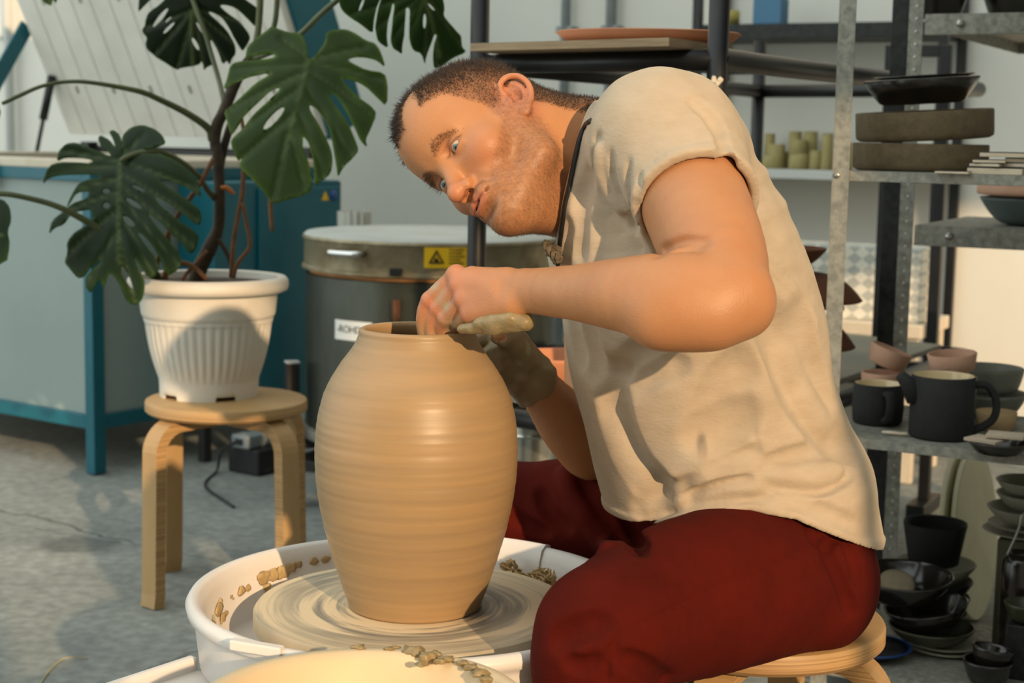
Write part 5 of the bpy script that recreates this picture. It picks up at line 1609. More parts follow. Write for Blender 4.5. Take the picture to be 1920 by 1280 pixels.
# basin in front
m_basin = mat('basin_cream', (216, 194, 158), 0.55, var=(206, 182, 142), scale=7, amt=0.5, spec=0.5)
BC = P(680, 1313, 1.52); BZ = BC[2]; BC = np.array([BC[0], BC[1], 0])
bas = thing('basin', (BC[0], BC[1], .355), 'cream plastic basin in front of the wheel with clay crusted on its rim', 'basin')
bp2 = [(0, .356), (.115, .356), (.120, .360), (.150, BZ - .012), (.158, BZ - .008), (.1655, BZ - .010), (.1665, BZ - .004), (.163, BZ), (.152, BZ - .001), (.146, BZ - .008), (.130, BZ - .06), (.113, .364), (0, .364)]
wpart(MB().lathe(bp2, BC, 128), 'bowl', m_basin, bas)
m_slurry = mat('slurry', (204, 176, 130), 0.5, var=(196, 166, 118), scale=9, amt=.6)
wpart(MB().lathe([(.1405, BZ - .032), (.06, BZ - .030), (0, BZ - .030)], BC, 64), 'slurry', m_slurry, bas)
cr_ = MB()
for i, (px, py, r) in enumerate(((672, 1214, .0055), (740, 1214, .004), (780, 1222, .009), (800, 1232, .008), (815, 1226, .006), (838, 1236, .006), (790, 1246, .005), (868, 1244, .005), (884, 1252, .006), (900, 1262, .007), (912, 1274, .006), (766, 1216, .005), (730, 1217, .004), (825, 1240, .005))):
    c = Pz(px, py, BZ)
    blob(cr_, c + UP * .0005, r, 300 + i, (1.2, 1, .55))
wpart(cr_, 'clay_crust', m_slip, bas, label='grey wet clay lumps on the rim')['kind'] = 'stuff'

# ------------------------------------------------------------------ black ware rack
rack = thing('ware_rack', P(1340, 640, 2.75) * (1, 1, 0), 'black tubular steel rack with wooden ware boards behind the man', 'rack')
pole_px = {'L': (897, 3.10), 'R': (1341, 2.75)}
cL, cR = P(897, 250, 3.10), P(1341, 250, 2.75)
cBk = P(1835, 166, 4.06); cRL = P(1422, 176, 4.55)
for c in (cL, cR, cBk, cRL): c[2] = 0
ztop = P(1340, 112, 2.75)[2]
tr_ = .0180
for c, zt2 in ((cL, 1.55), (cR, 1.55), (cRL, 1.30)):
    wpart(MB().tube([c + UP * .001, c + UP * zt2], tr_, 16), 'pole', m_black, rack)
for zrail in (ztop, .488):
    for a, b in ((cL, cR), (cR, cBk), (cBk, cRL), (cRL, cL)):
        z = zrail
        mb = MB()
        d = unit(b - a)
        if (a is cR or b is cR) and zrail == ztop and b is cBk:
            mb.tube(smooth_path([a + UP * z, a + d * .05 + UP * (z + .002), a + d * .4 + UP * z, b + UP * z], 6), tr_ * 1.05, 16)
        else:
            mb.tube([a + UP * z, b + UP * z], tr_, 16)
        wpart(mb, 'rail', m_black, rack)
# drips of white paint near the joint
m_drip = mat('paint_drip', (206, 196, 176), .7)
dr = MB()
for i, (px, py, r) in enumerate(((1338, 150, .005), (1332, 158, .0045), (1345, 156, .004), (1335, 168, .004), (1350, 150, .004))):
    blob(dr, P(px, py, 2.75 - tr_), r, 400 + i, (1, .25, 1.3))
wpart(dr, 'paint_drip', m_drip, rack)['kind'] = 'stuff'
m_board = mat('ware_board', (176, 150, 116), 0.75, var=(132, 110, 84), scale=7, amt=0.7, stretch=(1, 1, 14), bump=.3)
m_dark = mat('dark_board', (52, 52, 50), 0.7, var=(72, 72, 68), scale=6, amt=.6)
def rack_board(z, th, u0, u1, v0, v1, m, name, label, cat='board'):
    """board lying on the rack: u along the front rail, v along the side rail"""
    def q(u, v):
        a = cL * (1 - u) + cR * u; b = cRL * (1 - u) + cBk * u
        return a * (1 - v) + b * v
    c4 = [q(u0, v0), q(u1, v0), q(u1, v1), q(u0, v1)]
    v = [c + UP * z for c in c4] + [c + UP * (z + th) for c in c4]
    o = MB().raw(v, [(0, 3, 2, 1), (4, 5, 6, 7), (0, 1, 5, 4), (1, 2, 6, 5), (2, 3, 7, 6), (3, 0, 4, 7)], 0, False).build(name, m)
    return tag(o, label, cat)
rack_board(ztop + tr_ + .001, .014, .075, .905, -.06, .10, m_board, 'ware_board', 'grey-edged plywood ware board on top of the black rack, above the man\'s head')
rack_board(ztop + tr_ + .001, .012, .20, .80, .14, .62, m_dark, 'ware_board', 'dark sheet lying across the back of the black rack\'s top')
rack_board(.488 + tr_ + .001, .012, .06, .94, .03, .95, mat('deck_grey', (112, 112, 104), .55, var=(150, 140, 118), scale=3, amt=.7), 'rack_deck', 'grey sheet deck on the lower level of the black rack', 'deck')
ZD = .488 + tr_ + .013
m_terra = mat('terracotta', (206, 138, 100), 0.85, var=(190, 120, 84), scale=14, amt=.5, bump=.2, bscale=120)
m_biscuit = mat('pink_biscuit', (214, 170, 144), 0.9, var=(200, 150, 122), scale=16, amt=.5, bump=.15, bscale=160)
m_tdark = mat('brown_clay', (120, 72, 44), 0.85, var=(90, 54, 34), scale=14, amt=.6, bump=.2, bscale=120)
def pot_thing(name, prof, c, m, label, cat, group=None, axes=None, seg=64, mi=None, auto=None):
    o = MB().lathe(prof, (0, 0, 0), seg, 0, axes).build(name, m, None, auto)
    o.location = tuple(map(float, c))
    return tag(o, label, cat, group)
def bowlp(r, h, t=.005, foot=.45, curve=2.0, n=10):
    """open bowl profile"""
    out = [(0, 0), (r * foot, 0)] + [(r * foot + (r - r * foot) * (k / n) ** (1 / curve), h * k / n) for k in range(1, n + 1)]
    inn = [(max(0, p[0] - t), max(t, p[1] + (0 if i < len(out) - 1 else 0))) for i, p in enumerate(out)][::-1]
    inn[0] = (r - t, h)
    return out + [(r - t * .5, h + t * .4)] + [(max(0, x), max(t, z)) for x, z in inn if x > r * foot * .5] + [(0, t)]
def tilted(ax_deg, dir_deg):
    """frame tipped by ax_deg towards azimuth dir_deg"""
    a = math.radians(ax_deg); d = math.radians(dir_deg)
    t = np.array([math.cos(d), math.sin(d), 0])
    z = unit(UP * math.cos(a) + t * math.sin(a)); x = unit(np.cross(np.array([0, 1.0, 0]), z)); y = np.cross(z, x)
    return [x, y, z]
# oval dish on the top board
dz = ztop + tr_ + .0155
dc = P(1215, 90, 2.98); dc[2] = dz
dish = MB().lathe([(0, 0), (.105, 0), (.135, .006), (.152, .022), (.148, .024), (.132, .011), (.10, .006), (0, .006)], (0, 0, 0), 96, fn=lambda t, r, z: (r * (1 + .12 * math.cos(2 * t)), z)).build('terracotta_dish', m_terra)
dish.location = tuple(dc); tag(dish, 'wide shallow terracotta dish on the board above the man\'s head', 'dish')
# terracotta pots on the deck beside the arm
tp = P(1050, 700, 3.22); tp[2] = ZD
zr2 = P(1050, 712, 3.22)[2] - ZD; zr1 = P(1050, 664, 3.22)[2] - ZD
pot_thing('terracotta_bowl', [(0, 0), (.060, 0), (.078, .004), (.092, zr2 - .006), (.093, zr2), (.084, zr2), (.076, .008), (0, .008)], tp, mat('terracotta_deep', (188, 98, 52), .8, var=(170, 84, 44), scale=12), 'orange terracotta bowl under a pale pink one, beside the man\'s muddy hand', 'bowl')
pot_thing('terracotta_bowl', [(0, 0), (.070, 0), (.088, .004), (.094, zr1 - zr2 - .010), (.099, zr1 - zr2 - .004), (.098, zr1 - zr2), (.088, zr1 - zr2 - .001), (.080, .008), (0, .008)], tp + UP * (zr2 + .0005), m_terra, 'pale pink bowl stacked on an orange one, beside the man\'s muddy hand', 'bowl')
# stainless drum below the deck
sd_ = P(1003, 850, 3.42)
zt3 = .455
pot_thing('steel_drum', [(0, .001), (.115, .001), (.118, .004), (.118, zt3 - .06), (.122, zt3 - .056), (.118, zt3 - .050), (.118, zt3), (.110, zt3), (.110, zt3 - .2), (0, zt3 - .2)], (sd_[0], sd_[1], 0), mat('polished_drum', (200, 200, 190), .22, .95, var=(170, 166, 150), scale=4), 'round stainless steel drum under the black rack', 'drum', auto=40)
rack_low = None
# brown bowls beside the post
def at_rack(px, y_low, Y):
    p = P(px, y_low, Y); return p
bz0 = ZD
p3 = at_rack(1530, 650, 3.32)
br = .094
stacks = []
ware = thing('ware_stand', (p3[0], p3[1], ZD), 'low wooden stand on the rack deck carrying the brown bowls', 'stand')
def tier(px, y, Y, r, h, up, label):
    p = P(px, y, Y)
    pr = bowlp(r, h, .005, .35, 2.0)
    o = pot_thing('brown_bowl', pr, p if up else p + UP * (h + .004), m_tdark, label, 'bowl', 'brown bowls beside the metal post', None if up else [np.array([1.0, 0, 0]), np.array([0, -1.0, 0]), -UP])
    return p
t3 = tier(1498, 650, 3.32, .116, .060, False, 'lowest brown bowl upside down beside the man\'s back')
t2 = tier(1498, 563, 3.32, .130, .055, False, 'middle brown bowl upside down beside the man\'s back')
t1 = tier(1465, 501, 3.32, .092, .040, True, 'topmost brown bowl, right way up, beside the man\'s back')
def shelfplate(p, w, name):
    return MB().box((p[0] - .01, p[1], p[2] - .005), (w, .20, .009), None, .001)
for p, w in ((t3, .15), (t2, .17)):
    wpart(shelfplate(p, w, ''), 'tier', m_board, ware)
for sx_ in (-.07,):
    wpart(MB().box((t3[0] - .160, t3[1] + .02, (ZD + t2[2] - .009) / 2), (.018, .10, t2[2] - .009 - ZD), None, .001), 'upright', m_board, ware)
wpart(MB().box((t3[0] - .07, t3[1] + .02, ZD + .005), (.15, .14, .010), None, .001), 'foot', m_board, ware)
for p in (t3, t2):
    wpart(MB().box((t3[0] - .115, t3[1] + .02, p[2] - .0145), (.09, .03, .0095), None, .001), 'bracket', m_board, ware)

# ------------------------------------------------------------------ galvanised shelving on the right
m_galv = mat('galvanised', (164, 162, 150), 0.5, 0.25, var=(120, 120, 112), scale=70, amt=0.75, detail=2, rvar=.15)
m_dgalv = mat('dark_angle', (34, 36, 36), 0.5, 0.5, var=(62, 62, 58), scale=60, amt=.6, detail=3)
SA0 = P(1560, 325, 2.90); SA0[2] = 0
def SH_(e1, e2, z=0.0): return SA0 + E1 * e1 + E2 * e2 + UP * z
SW, SDp = 1.0, .42
zS2 = P(1580, 320, 2.90)[2]; zS3 = P(1585, 815, 2.90)[2]; zS4 = .055
sh_ = thing('shelving_unit', SH_(SW/2, SDp/2), 'galvanised steel shelving unit with pottery, at the right of the man', 'shelves')
def angle_post(c, a, b, h, m1, m2, parent, w=.034, t=.0022, holes=True, name='post', z0=.001, mh=None):
    """L-section post: flange along a and flange along b from corner c"""
    mb = MB()
    mb.box(c + a * w / 2 + b * t / 2 + UP * (z0 + h / 2), (w, t, h), [a, b, UP], .0006, 0)
    mb.box(c + b * (w / 2 + t / 2) + a * t / 2 + UP * (z0 + h / 2), (t, w, h), [a, b, UP], .0006, 1)
    o = wpart(mb, name, [m1, m2], parent)
    if holes:
        hb = MB()
        for i in range(int(h / .026)):
            z = z0 + .03 + i * .026
            for n, u in ((b, a), (a, b)):
                hb.lathe([(0, -.0006), (.0032, -.0006), (.0032, .0012 + t), (0, .0012 + t)], c + u * w * .55 - n * .0004 + UP * z, 10, 0, [u, UP, n])
        world_child(hb.build('perforation', mh or m_ink, None), o)
    return o
pf = angle_post(SH_(0, 0), E1, E2, 2.2, m_galv, m_galv, sh_, .031, holes=False)
angle_post(SH_(SW, 0), -E1, E2, 2.2, m_galv, m_galv, sh_, .031, holes=False)
angle_post(SH_(SW, SDp), -E1, -E2, 2.2, m_galv, m_galv, sh_, .031, holes=False)
rp0 = P(1662, 300, 3.20); rp0[2] = 0
def deck(e1a, e1b, e2a, e2b, z, name, m, parent, org=SH_, lip=.018, lipf=None, th=.002):
    mb = MB()
    c = (org(e1a, e2a, z) + org(e1b, e2b, z)) / 2
    w, d = e1b - e1a, e2b - e2a
    mb.box(c - UP * th / 2, (w, d, th), [E1, E2, UP], .0008)
    lf = lipf or lip
    mb.box(org((e1a + e1b) / 2, e2a + .001, z - lf / 2), (w, .002, lf), [E1, E2, UP], .0008)
    mb.box(org((e1a + e1b) / 2, e2b - .001, z - lip / 2), (w, .002, lip), [E1, E2, UP], .0008)
    mb.box(org(e1a + .001, (e2a + e2b) / 2, z - lip / 2), (.002, d - .004, lip), [E1, E2, UP], .0008)
    mb.box(org(e1b - .001, (e2a + e2b) / 2, z - lip / 2), (.002, d - .004, lip), [E1, E2, UP], .0008)
    mb.box(org((e1a + e1b) / 2, e2a + .012, z - lf + .001), (w, .02, .002), [E1, E2, UP], .0008)
    return wpart(mb, name, m, parent)
for z in (zS2, zS3, zS4, 1.62):
    deck(.003, SW - .003, .003, SDp - .003, z, 'shelf', m_galv, sh_)
bo = SH_(.010, -.002, zS2 - .008)
wpart(MB().lathe([(0, -.004), (.0055, -.004), (.0055, .001), (.002, .003), (0, .003)], bo, 12, 0, [E1, UP, -E2]), 'bolt', m_steel, sh_)
# second unit behind, dark perforated posts
SB0 = P(1691, 300, 3.36); SB0[2] = 0
def SB_(e1, e2, z=0.0): return SB0 + E1 * e1 + E2 * e2 + UP * z
shb = thing('shelving_unit', SB_(.5, .5), 'dark perforated-post shelving unit behind the galvanised one at far right', 'shelves')
BD = 1.0
angle_post(SB_(0, 0), E1, E2, 2.2, m_galv, m_galv, shb, .030, mh=mat('hole_light', (206, 202, 190), .6))  # pale discs painted for the bright background showing through the holes
angle_post(SB_(-.001, 0), -E1, E2, 2.2, m_dgalv, m_dgalv, shb, .034, holes=False, name='post_backing')
for e1_, e2_, a, b in ((1.0, 0, -E1, E2), (1.0, BD, -E1, -E2), (0.30, BD, E1, -E2)):
    angle_post(SB_(e1_, e2_), a, b, 2.2, m_dgalv, m_dgalv, shb, .045, holes=False)
zB1 = P(1715, 27, 3.36)[2]; zB2 = P(1712, 421, 3.36)[2]
deck(.033, .998, .002, BD - .004, zB1, 'shelf', m_galv, shb, SB_, .030, .042)
deck(.033, .998, .002, .50, zB2, 'shelf', m_galv, shb, SB_, .030, .042)
for z in (zB1 - .02, zB2 - .02):
    wpart(MB().lathe([(0, -.004), (.008, -.004), (.008, .001), (.004, .003), (0, .003)], SB_(.105, -.002, z), 12, 0, [E1, UP, -E2]), 'bolt', m_steel, shb)
# ---- pottery on the upper shelf
m_stone = mat('rough_stoneware', (112, 96, 70), 0.92, var=(84, 70, 50), scale=60, amt=.6, bump=.5, bscale=160)
m_glz = mat('dark_glaze', (30, 28, 24), 0.22, var=(50, 44, 34), scale=10, amt=.6, spec=.6)
def panp(r, h, t=.007):
    return [(0, 0), (r - .008, 0), (r - .001, .004), (r, .012), (r, h - .002), (r - .002, h), (r - t, h), (r - t - .001, h - .002), (r - t - .003, t), (0, t)]
pc = P(1724, 325, 3.02); pc[2] = zS2 + .0005
r1 = 123 / FPX * 3.02
h1 = 50 / FPX * 3.02
pot_thing('stoneware_pan', panp(r1, h1), pc, m_stone, 'round flat-bottomed stoneware pan, lowest of the stack on the upper shelf', 'pan', 'stack of round pans')
Tm = tilted(3.6, 195)
pot_thing('stoneware_pan', panp(r1 + .002, h1 * 1.05), pc + np.array([.006, 0, h1 + .0082]), m_stone, 'tilted brown stoneware pan in the middle of the stack on the upper shelf', 'pan', 'stack of round pans', Tm)
Tm2 = tilted(4.0, 190)
pot_thing('glazed_bowl', [(0, 0), (.070, 0), (.078, .004), (.098, .030), (.106, .045), (.104, .047), (.097, .044), (.072, .008), (0, .008)], pc + np.array([-.002, 0, h1 * 2.05 + .0205]), m_glz, 'black glazed bowl on top of the two brown pans', 'bowl', None, Tm2)
pot_thing('glazed_plate', [(0, 0), (.060, 0), (.092, .008), (.091, .010), (.058, .003), (0, .003)], pc + np.array([.000, 0, h1 * 2.05 + .0635]), m_glz, 'thin black plate lying in the bowl at the top of the pan stack', 'plate', None, Tm2)
# test tiles
m_tile = mat('tile_white', (224, 208, 184), .6, var=(200, 180, 150), scale=20)
m_tileb = mat('tile_dark', (44, 38, 34), .4)
tl = [((1790, 321), 62, 5, .05, 0, m_tile, 'thin pale test tile lying alone at the shelf edge'), ((1868, 314), 98, 14, .06, .1, m_tile, 'thick white-edged test tile at the bottom of the tile pile'), ((1855, 301), 56, 6, .05, -.15, m_tile, 'small tile in the middle left of the tile pile'), ((1857, 290), 58, 6, .05, .12, m_tile, 'small tile above another at the left of the tile pile'), ((1908, 303), 60, 8, .06, -.1, m_tile, 'tilted white tile at the right of the tile pile'), ((1912, 290), 52, 8, .06, .2, m_tile, 'small white tile second from the top of the tile pile'), ((1888, 281), 88, 9, .06, .05, m_tile, 'long pale tile topping the pile on the upper shelf')]
tz = [zS2] * 7
tY = 2.81
for i, ((px, py), w, h, d, rz, m_, lab) in enumerate(tl):
    q = P(px, py + h / 2, tY)
    W_ = w / FPX * tY; H_ = h / FPX * tY
    if i < 2: zb_ = zS2 + .0004
    elif i == 2: zb_ = zS2 + .0004 + 14 / FPX * tY + .0004
    elif i == 3: zb_ = zS2 + (14 + 6) / FPX * tY + .0016
    elif i == 4: zb_ = zS2 + 14 / FPX * tY + .0008
    elif i == 5: zb_ = zS2 + (14 + 8) / FPX * tY + .0016
    else: zb_ = zS2 + (14 + 16) / FPX * tY + .0026
    ax = unit(E1 + E2 * rz); ay = np.cross(UP, ax)
    t_o = thing('test_tile', (q[0], q[1], zb_), lab, 'tile', 'test tiles on the upper shelf')
    wpart(MB().box((q[0], q[1], zb_ + H_ * .4), (W_, d, H_ * .8), [ax, ay, UP], .0008), 'biscuit', m_tile, t_o)
    wpart(MB().box((q[0], q[1], zb_ + H_ * .9), (W_ * .99, d * .99, H_ * .2), [ax, ay, UP], .0004), 'glaze', m_tileb, t_o)
# ---- lower shelf: mug, jug, bowls
m_char = mat('charcoal_clay', (40, 40, 39), .85, var=(26, 27, 26), scale=40, amt=.6, bump=.25, bscale=180)
m_cream = mat('cream_glaze', (226, 204, 158), .2, var=(214, 188, 138), scale=10, coat=.4)
mg = P(1646, 760, 3.03); mg[2] = zS3 + .0004
mh = P(1646, 718, 3.03)[2] - zS3
mugt = thing('mug', mg, 'small charcoal mug with cream glaze inside, on the lower shelf', 'mug')
r_ = .0480
wpart(MB().lathe([(0, 0), (r_ - .006, 0), (r_ - .001, .005), (r_ + .001, mh * .4), (r_ - .001, mh - .003), (r_ - .003, mh)], mg, 64), 'body', m_char, mugt)
wpart(MB().lathe([(r_ - .003, mh), (r_ - .0045, mh - .002), (r_ - .0055, .012), (r_ - .012, .006), (0, .006)], mg, 64), 'glaze', m_cream, mugt, label='cream glazed inside')
hd = unit(np.array([-.02, -1, 0]) + E1 * .15)
wpart(MB().tube(smooth_path([mg + hd * (r_ - .003) + UP * mh * .80, mg + hd * (r_ + .018) + UP * mh * .82, mg + hd * (r_ + .027) + UP * mh * .55, mg + hd * (r_ + .018) + UP * mh * .26, mg + hd * (r_ - .003) + UP * mh * .16], 6), .0065, 12, squash=(1.0, 1.5)), 'handle', m_char, mugt)
jg = P(1766, 770, 2.895); jg[2] = zS3 + .0004
jh = P(1766, 703, 2.895)[2] - zS3; jr = .0582
jug = thing('jug', jg, 'charcoal clay jug with a spout and loop handle beside the mug', 'jug')
wpart(MB().lathe([(0, 0), (jr - .005, 0), (jr, .005), (jr, jh * .5), (jr - .001, jh - .003), (jr - .0035, jh)], jg, 72), 'body', m_char, jug)
wpart(MB().lathe([(jr - .0035, jh), (jr - .0055, jh - .003), (jr - .006, .012), (jr - .012, .006), (0, .006)], jg, 72), 'glaze', m_cream, jug, label='yellowish glazed inside')
sdv = unit(np.array([-1.0, -.10, 0]))
sp0 = jg + sdv * (jr - .010) + UP * jh * .66
wpart(MB().tube([sp0, jg + sdv * (jr + .008) + UP * jh * .86, jg + sdv * (jr + .024) + UP * jh * 1.0], [.020, .013, .0085], 16, squash=(1.15, 1)), 'spout', m_char, jug)
hv = unit(np.array([1.0, -.12, 0]))
wpart(MB().tube(smooth_path([jg + hv * (jr - .003) + UP * jh * .86, jg + hv * (jr + .022) + UP * jh * .84, jg + hv * (jr + .038) + UP * jh * .58, jg + hv * (jr + .032) + UP * jh * .30, jg + hv * (jr - .003) + UP * jh * .10], 6), .0072, 12, squash=(1.0, 1.3)), 'handle', m_char, jug)
pz3 = zS3 + .0004
q = P(1655, 690, 3.20); q[2] = pz3
b1h = P(1655, 697, 3.20)[2] - pz3
pot_thing('biscuit_bowl', [(0, 0), (.030, 0), (.036, .003), (.0425, b1h - .002), (.0415, b1h), (.037, b1h - .001), (.031, .006), (0, .006)], q, m_biscuit, 'pale pink unglazed bowl behind the charcoal mug, under a tilted one', 'bowl', 'pink unglazed bowls')
pot_thing('biscuit_bowl', [(0, 0), (.030, 0), (.036, .003), (.0435, .036), (.0420, .038), (.0385, .037), (.032, .006), (0, .006)], q + np.array([.004, 0, b1h + .012]), m_biscuit, 'tilted pink unglazed bowl perched on another behind the mug', 'bowl', 'pink unglazed bowls', tilted(20, -10))
m_gdish = mat('grey_glaze', (112, 116, 106), .45, var=(140, 136, 118), scale=14, amt=.6)
gd = P(1846, 770, 3.13); gd[2] = pz3
gh = P(1846, 735, 3.13)[2] - pz3
gh2 = P(1846, 692, 3.13)[2] - pz3
pot_thing('grey_dish', bowlp(.080, gh, .005, .5), gd, m_gdish, 'grey bowl under another, behind the loop handle of the jug', 'bowl', 'grey bowls behind the jug')
pot_thing('grey_dish', bowlp(.072, gh2 - gh, .005, .75), gd + UP * (gh + .003), m_gdish, 'upper grey bowl behind the jug, propping a pink one', 'bowl', 'grey bowls behind the jug')
pk = P(1786, 700, 3.02); pk[2] = pz3
ph_ = P(1786, 702, 3.02)[2] - pz3
pot_thing('biscuit_cup', [(0, 0), (.040, 0), (.045, .004), (.046, ph_ * .97), (.044, ph_), (.040, ph_ - .002), (.038, .008), (0, .008)], pk, m_gdish, 'grey straight-sided pot hidden behind the charcoal jug', 'pot')
pot_thing('biscuit_bowl', [(0, 0), (.034, 0), (.041, .004), (.0465, .034), (.0450, .036), (.0415, .035), (.036, .006), (0, .006)], pk + np.array([0, 0, ph_ + .006]), m_biscuit, 'pink unglazed bowl resting high behind the charcoal jug', 'bowl', 'pink unglazed bowls', tilted(6, 200))
sb_ = P(1868, 776, 2.98); sb_[2] = pz3
pot_thing('beige_bowl', [(0, 0), (.028, 0), (.034, .003), (.0385, .034), (.037, .036), (.034, .034), (.029, .006), (0, .006)], sb_, mat('beige_clay', (196, 166, 124), .85, var=(178, 146, 104), scale=16), 'small beige bowl seen through the jug\'s loop handle', 'bowl')
st_ = P(1677, 808, 2.90); st_[2] = zS3
wpart(MB().tube([st_ + np.array([-.022, .004, .006]), st_ + np.array([-.004, 0, .0055]), st_ + np.array([.010, -.004, .005]), st_ + np.array([.022, -.006, .005])], [.003, .0042, .0032, .0050], 10, squash=(.8, 1.3)), 'blade', m_tile, thing('clay_tool', st_ , 'small white modelling tool lying in front of the mug', 'tool'))
dk = P(1872, 835, 2.74); dk[2] = zS3 + .0004
pot_thing('dark_saucer', bowlp(.052, .022, .004, .5), dk, m_glz, 'black saucer carrying two flat tiles at the right of the jug', 'saucer')
for px, py, w, d, rz, dz_, lab in ((1850, 815, .060, .05, -.3, .0225, 'pale flat tile lying across the black saucer beside the jug'), (1886, 806, .062, .05, .1, .0305, 'grey flat tile on top of the pale one, beside the jug')):
    q = P(px, py, 2.74)
    ax = unit(E1 + E2 * rz)
    tag(MB().box((q[0], q[1], zS3 + dz_ + .0035), (w, d, .006), [ax, np.cross(UP, ax), UP], .001).build('flat_tile', mat('tile_grey', (190, 172, 150), .7, var=(150, 138, 124), scale=16)), lab, 'tile')
# ---- on the rear unit
q = SB_(.33, .22, zB2); q = P(1925, 405, 3.40); q[2] = zB2 + .0004
hb_ = P(1925, 372, 3.40)[2] - zB2
pot_thing('blue_grey_bowl', bowlp(.098, hb_, .005, .35), q, mat('blue_grey_glaze', (92, 104, 104), .4, var=(70, 80, 80), scale=10), 'wide blue-grey bowl on the rear shelf under a pink dish', 'bowl')
pot_thing('pink_dish', [(0, 0), (.080, 0), (.108, .004), (.110, .008), (.109, .024), (.100, .024), (.098, .008), (0, .006)], q + np.array([.005, 0, hb_ + .004]), m_biscuit, 'pink dish stacked on the blue-grey bowl on the rear shelf', 'dish')
for px, r0, lab in ((1764, .058, 'left of two dark pots standing on the topmost visible shelf'), (1902, .070, 'right of two dark pots standing on the topmost visible shelf')):
    q = P(px, 22, 3.48); q[2] = zB1 + .0004
    pot_thing('dark_pot', [(0, 0), (r0 * .62, 0), (r0 * .75, .012), (r0, .06), (r0 * 1.02, .11), (r0 * .95, .15), (r0 * .88, .15), (r0 * .9, .11), (0, .02)], q, m_glz, lab, 'pot', 'dark pots on the top shelf')
# ---- things farther back
ft = P(1600, 622, 4.45)
zt5 = P(1600, 604, 4.80)[2]
tab = thing('side_table', (1.10, 5.00, 0), 'cream-edged side table by the back wall behind the shelving', 'table')
tcn = np.array([1.08, 5.00, 0])
wpart(MB().box(tcn + UP * (zt5 - .02), (.50, .36, .04), [E1, E2, UP], .004), 'tabletop', m_rim, tab)
for a in (-.22, .22):
    for b in (-.15, .15):
        wpart(MB().box(tcn + E1 * a + E2 * b + UP * (zt5 - .04) / 2, (.035, .035, zt5 - .042), [E1, E2, UP], .003), 'leg', m_rim, tab)
m_foil = bpy.data.materials.new('diamond_foil'); m_foil.use_nodes = True
nt = m_foil.node_tree; L = nt.links; bs_ = nt.nodes['Principled BSDF']; bs_.inputs['Roughness'].default_value = .5; bs_.inputs['Metallic'].default_value = .15
tcx = nd(nt, 'ShaderNodeTexCoord'); mp = nd(nt, 'ShaderNodeMapping'); mp.inputs['Rotation'].default_value = (0, PI / 4, math.radians(0)); mp.inputs['Scale'].default_value = (30, 0.001, 38)
ck = nd(nt, 'ShaderNodeTexChecker'); ck.inputs['Scale'].default_value = 1.0
ck.inputs['Color1'].default_value = (*lin((236, 230, 214)), 1); ck.inputs['Color2'].default_value = (*lin((188, 188, 178)), 1)
L.new(tcx.outputs['Object'], mp.inputs['Vector']); L.new(mp.outputs['Vector'], ck.inputs['Vector']); L.new(ck.outputs['Color'], bs_.inputs['Base Color'])
hbx = P(1600, 462, 4.85)[2]
bxc = tcn - E1 * .00 - E2 * .06
fb = MB().box((0, 0, 0), (.46, .14, hbx - zt5), None, .004).build('patterned_box', m_foil)
fb.location = tuple(bxc + UP * ((hbx + zt5) / 2 + .0005)); fb.rotation_euler = (0, 0, math.atan2(E1[1], E1[0]))
tag(fb, 'box with a silver diamond pattern standing on the cream-edged table', 'box')
bf = thing('steel_stand', (1.1, 4.4, 0), 'black steel stand standing behind the shelving, against the bright wall', 'stand')
fpx = P(1760, 400, 4.38); fpx[2] = 0
fz0, fz1 = P(1760, 692, 4.38)[2], P(1760, 84, 4.38)[2]
fl_ = fpx - E1 * .15
wpart(MB().box(fpx + UP * (fz1 / 2 + .0005), (.030, .030, fz1), [E1, E2, UP], .002), 'post', m_black, bf)
wpart(MB().box(fl_ + UP * (fz1 / 2 + .0005), (.030, .030, fz1), [E1, E2, UP], .002), 'post', m_black, bf)
wpart(MB().box((fpx + fl_) / 2 + UP * fz0, (.12, .03, .034), [E1, E2, UP], .002), 'rail', m_black, bf)
wpart(MB().box((fpx + fl_) / 2 + UP * (fz1 - .016), (.12, .03, .032), [E1, E2, UP], .002), 'rail', m_black, bf)
for q in (fpx, fl_):
    wpart(MB().box(q + UP * .02, (.05, .20, .038), [E1, E2, UP], .002), 'foot', m_black, bf)
# far shelf with plaster moulds on the back wall
wm = wall_at(1500)
fs = thing('wall_shelf', wm - E2 * .16, 'black-posted shelving against the back wall with cream plaster moulds', 'shelves')
zf1 = P(1500, 318, wm[1] - .2)[2]; zf2 = P(1480, 46, wm[1] - .2)[2]
fcen = wm - E2 * .15
def FS(e1, e2, z=0): return wm + E1 * e1 - E2 * e2 + UP * z
FW0, FW1 = -.30, .52
for z, t in ((zf1, .030), (zf2, .05), (.25, .03)):
    wpart(MB().box(FS((FW0 + FW1) / 2, .15, z - t / 2), (FW1 - FW0, .28, t), [E1, E2, UP], .002), 'shelf', mat('shelf_pale', (196, 198, 192), .6) if z == zf1 else m_dgalv, fs)
for e in (FW0 - .012, FW1 + .012):
    for d in (.02, .28):
        wpart(MB().box(FS(e, d, 1.0), (.03, .03, 1.998), [E1, E2, UP], .002), 'post', m_black, fs)
m_plas = mat('plaster_mould', (168, 154, 104), .85, var=(136, 122, 76), scale=14, amt=.7)
mould = [(1382, 262, 26, 0), (1402, 268, 20, 0), (1372, 285, 22, .06), (1444, 250, 20, .04), (1456, 270, 34, 0), (1450, 292, 40, .0), (1476, 284, 22, .05), (1492, 246, 24, .05), (1520, 246, 28, .05), (1498, 262, 36, 0), (1500, 288, 38, .0), (1530, 282, 24, .0), (1552, 250, 22, .0), (1590, 266, 20, .0)]
gi = 0
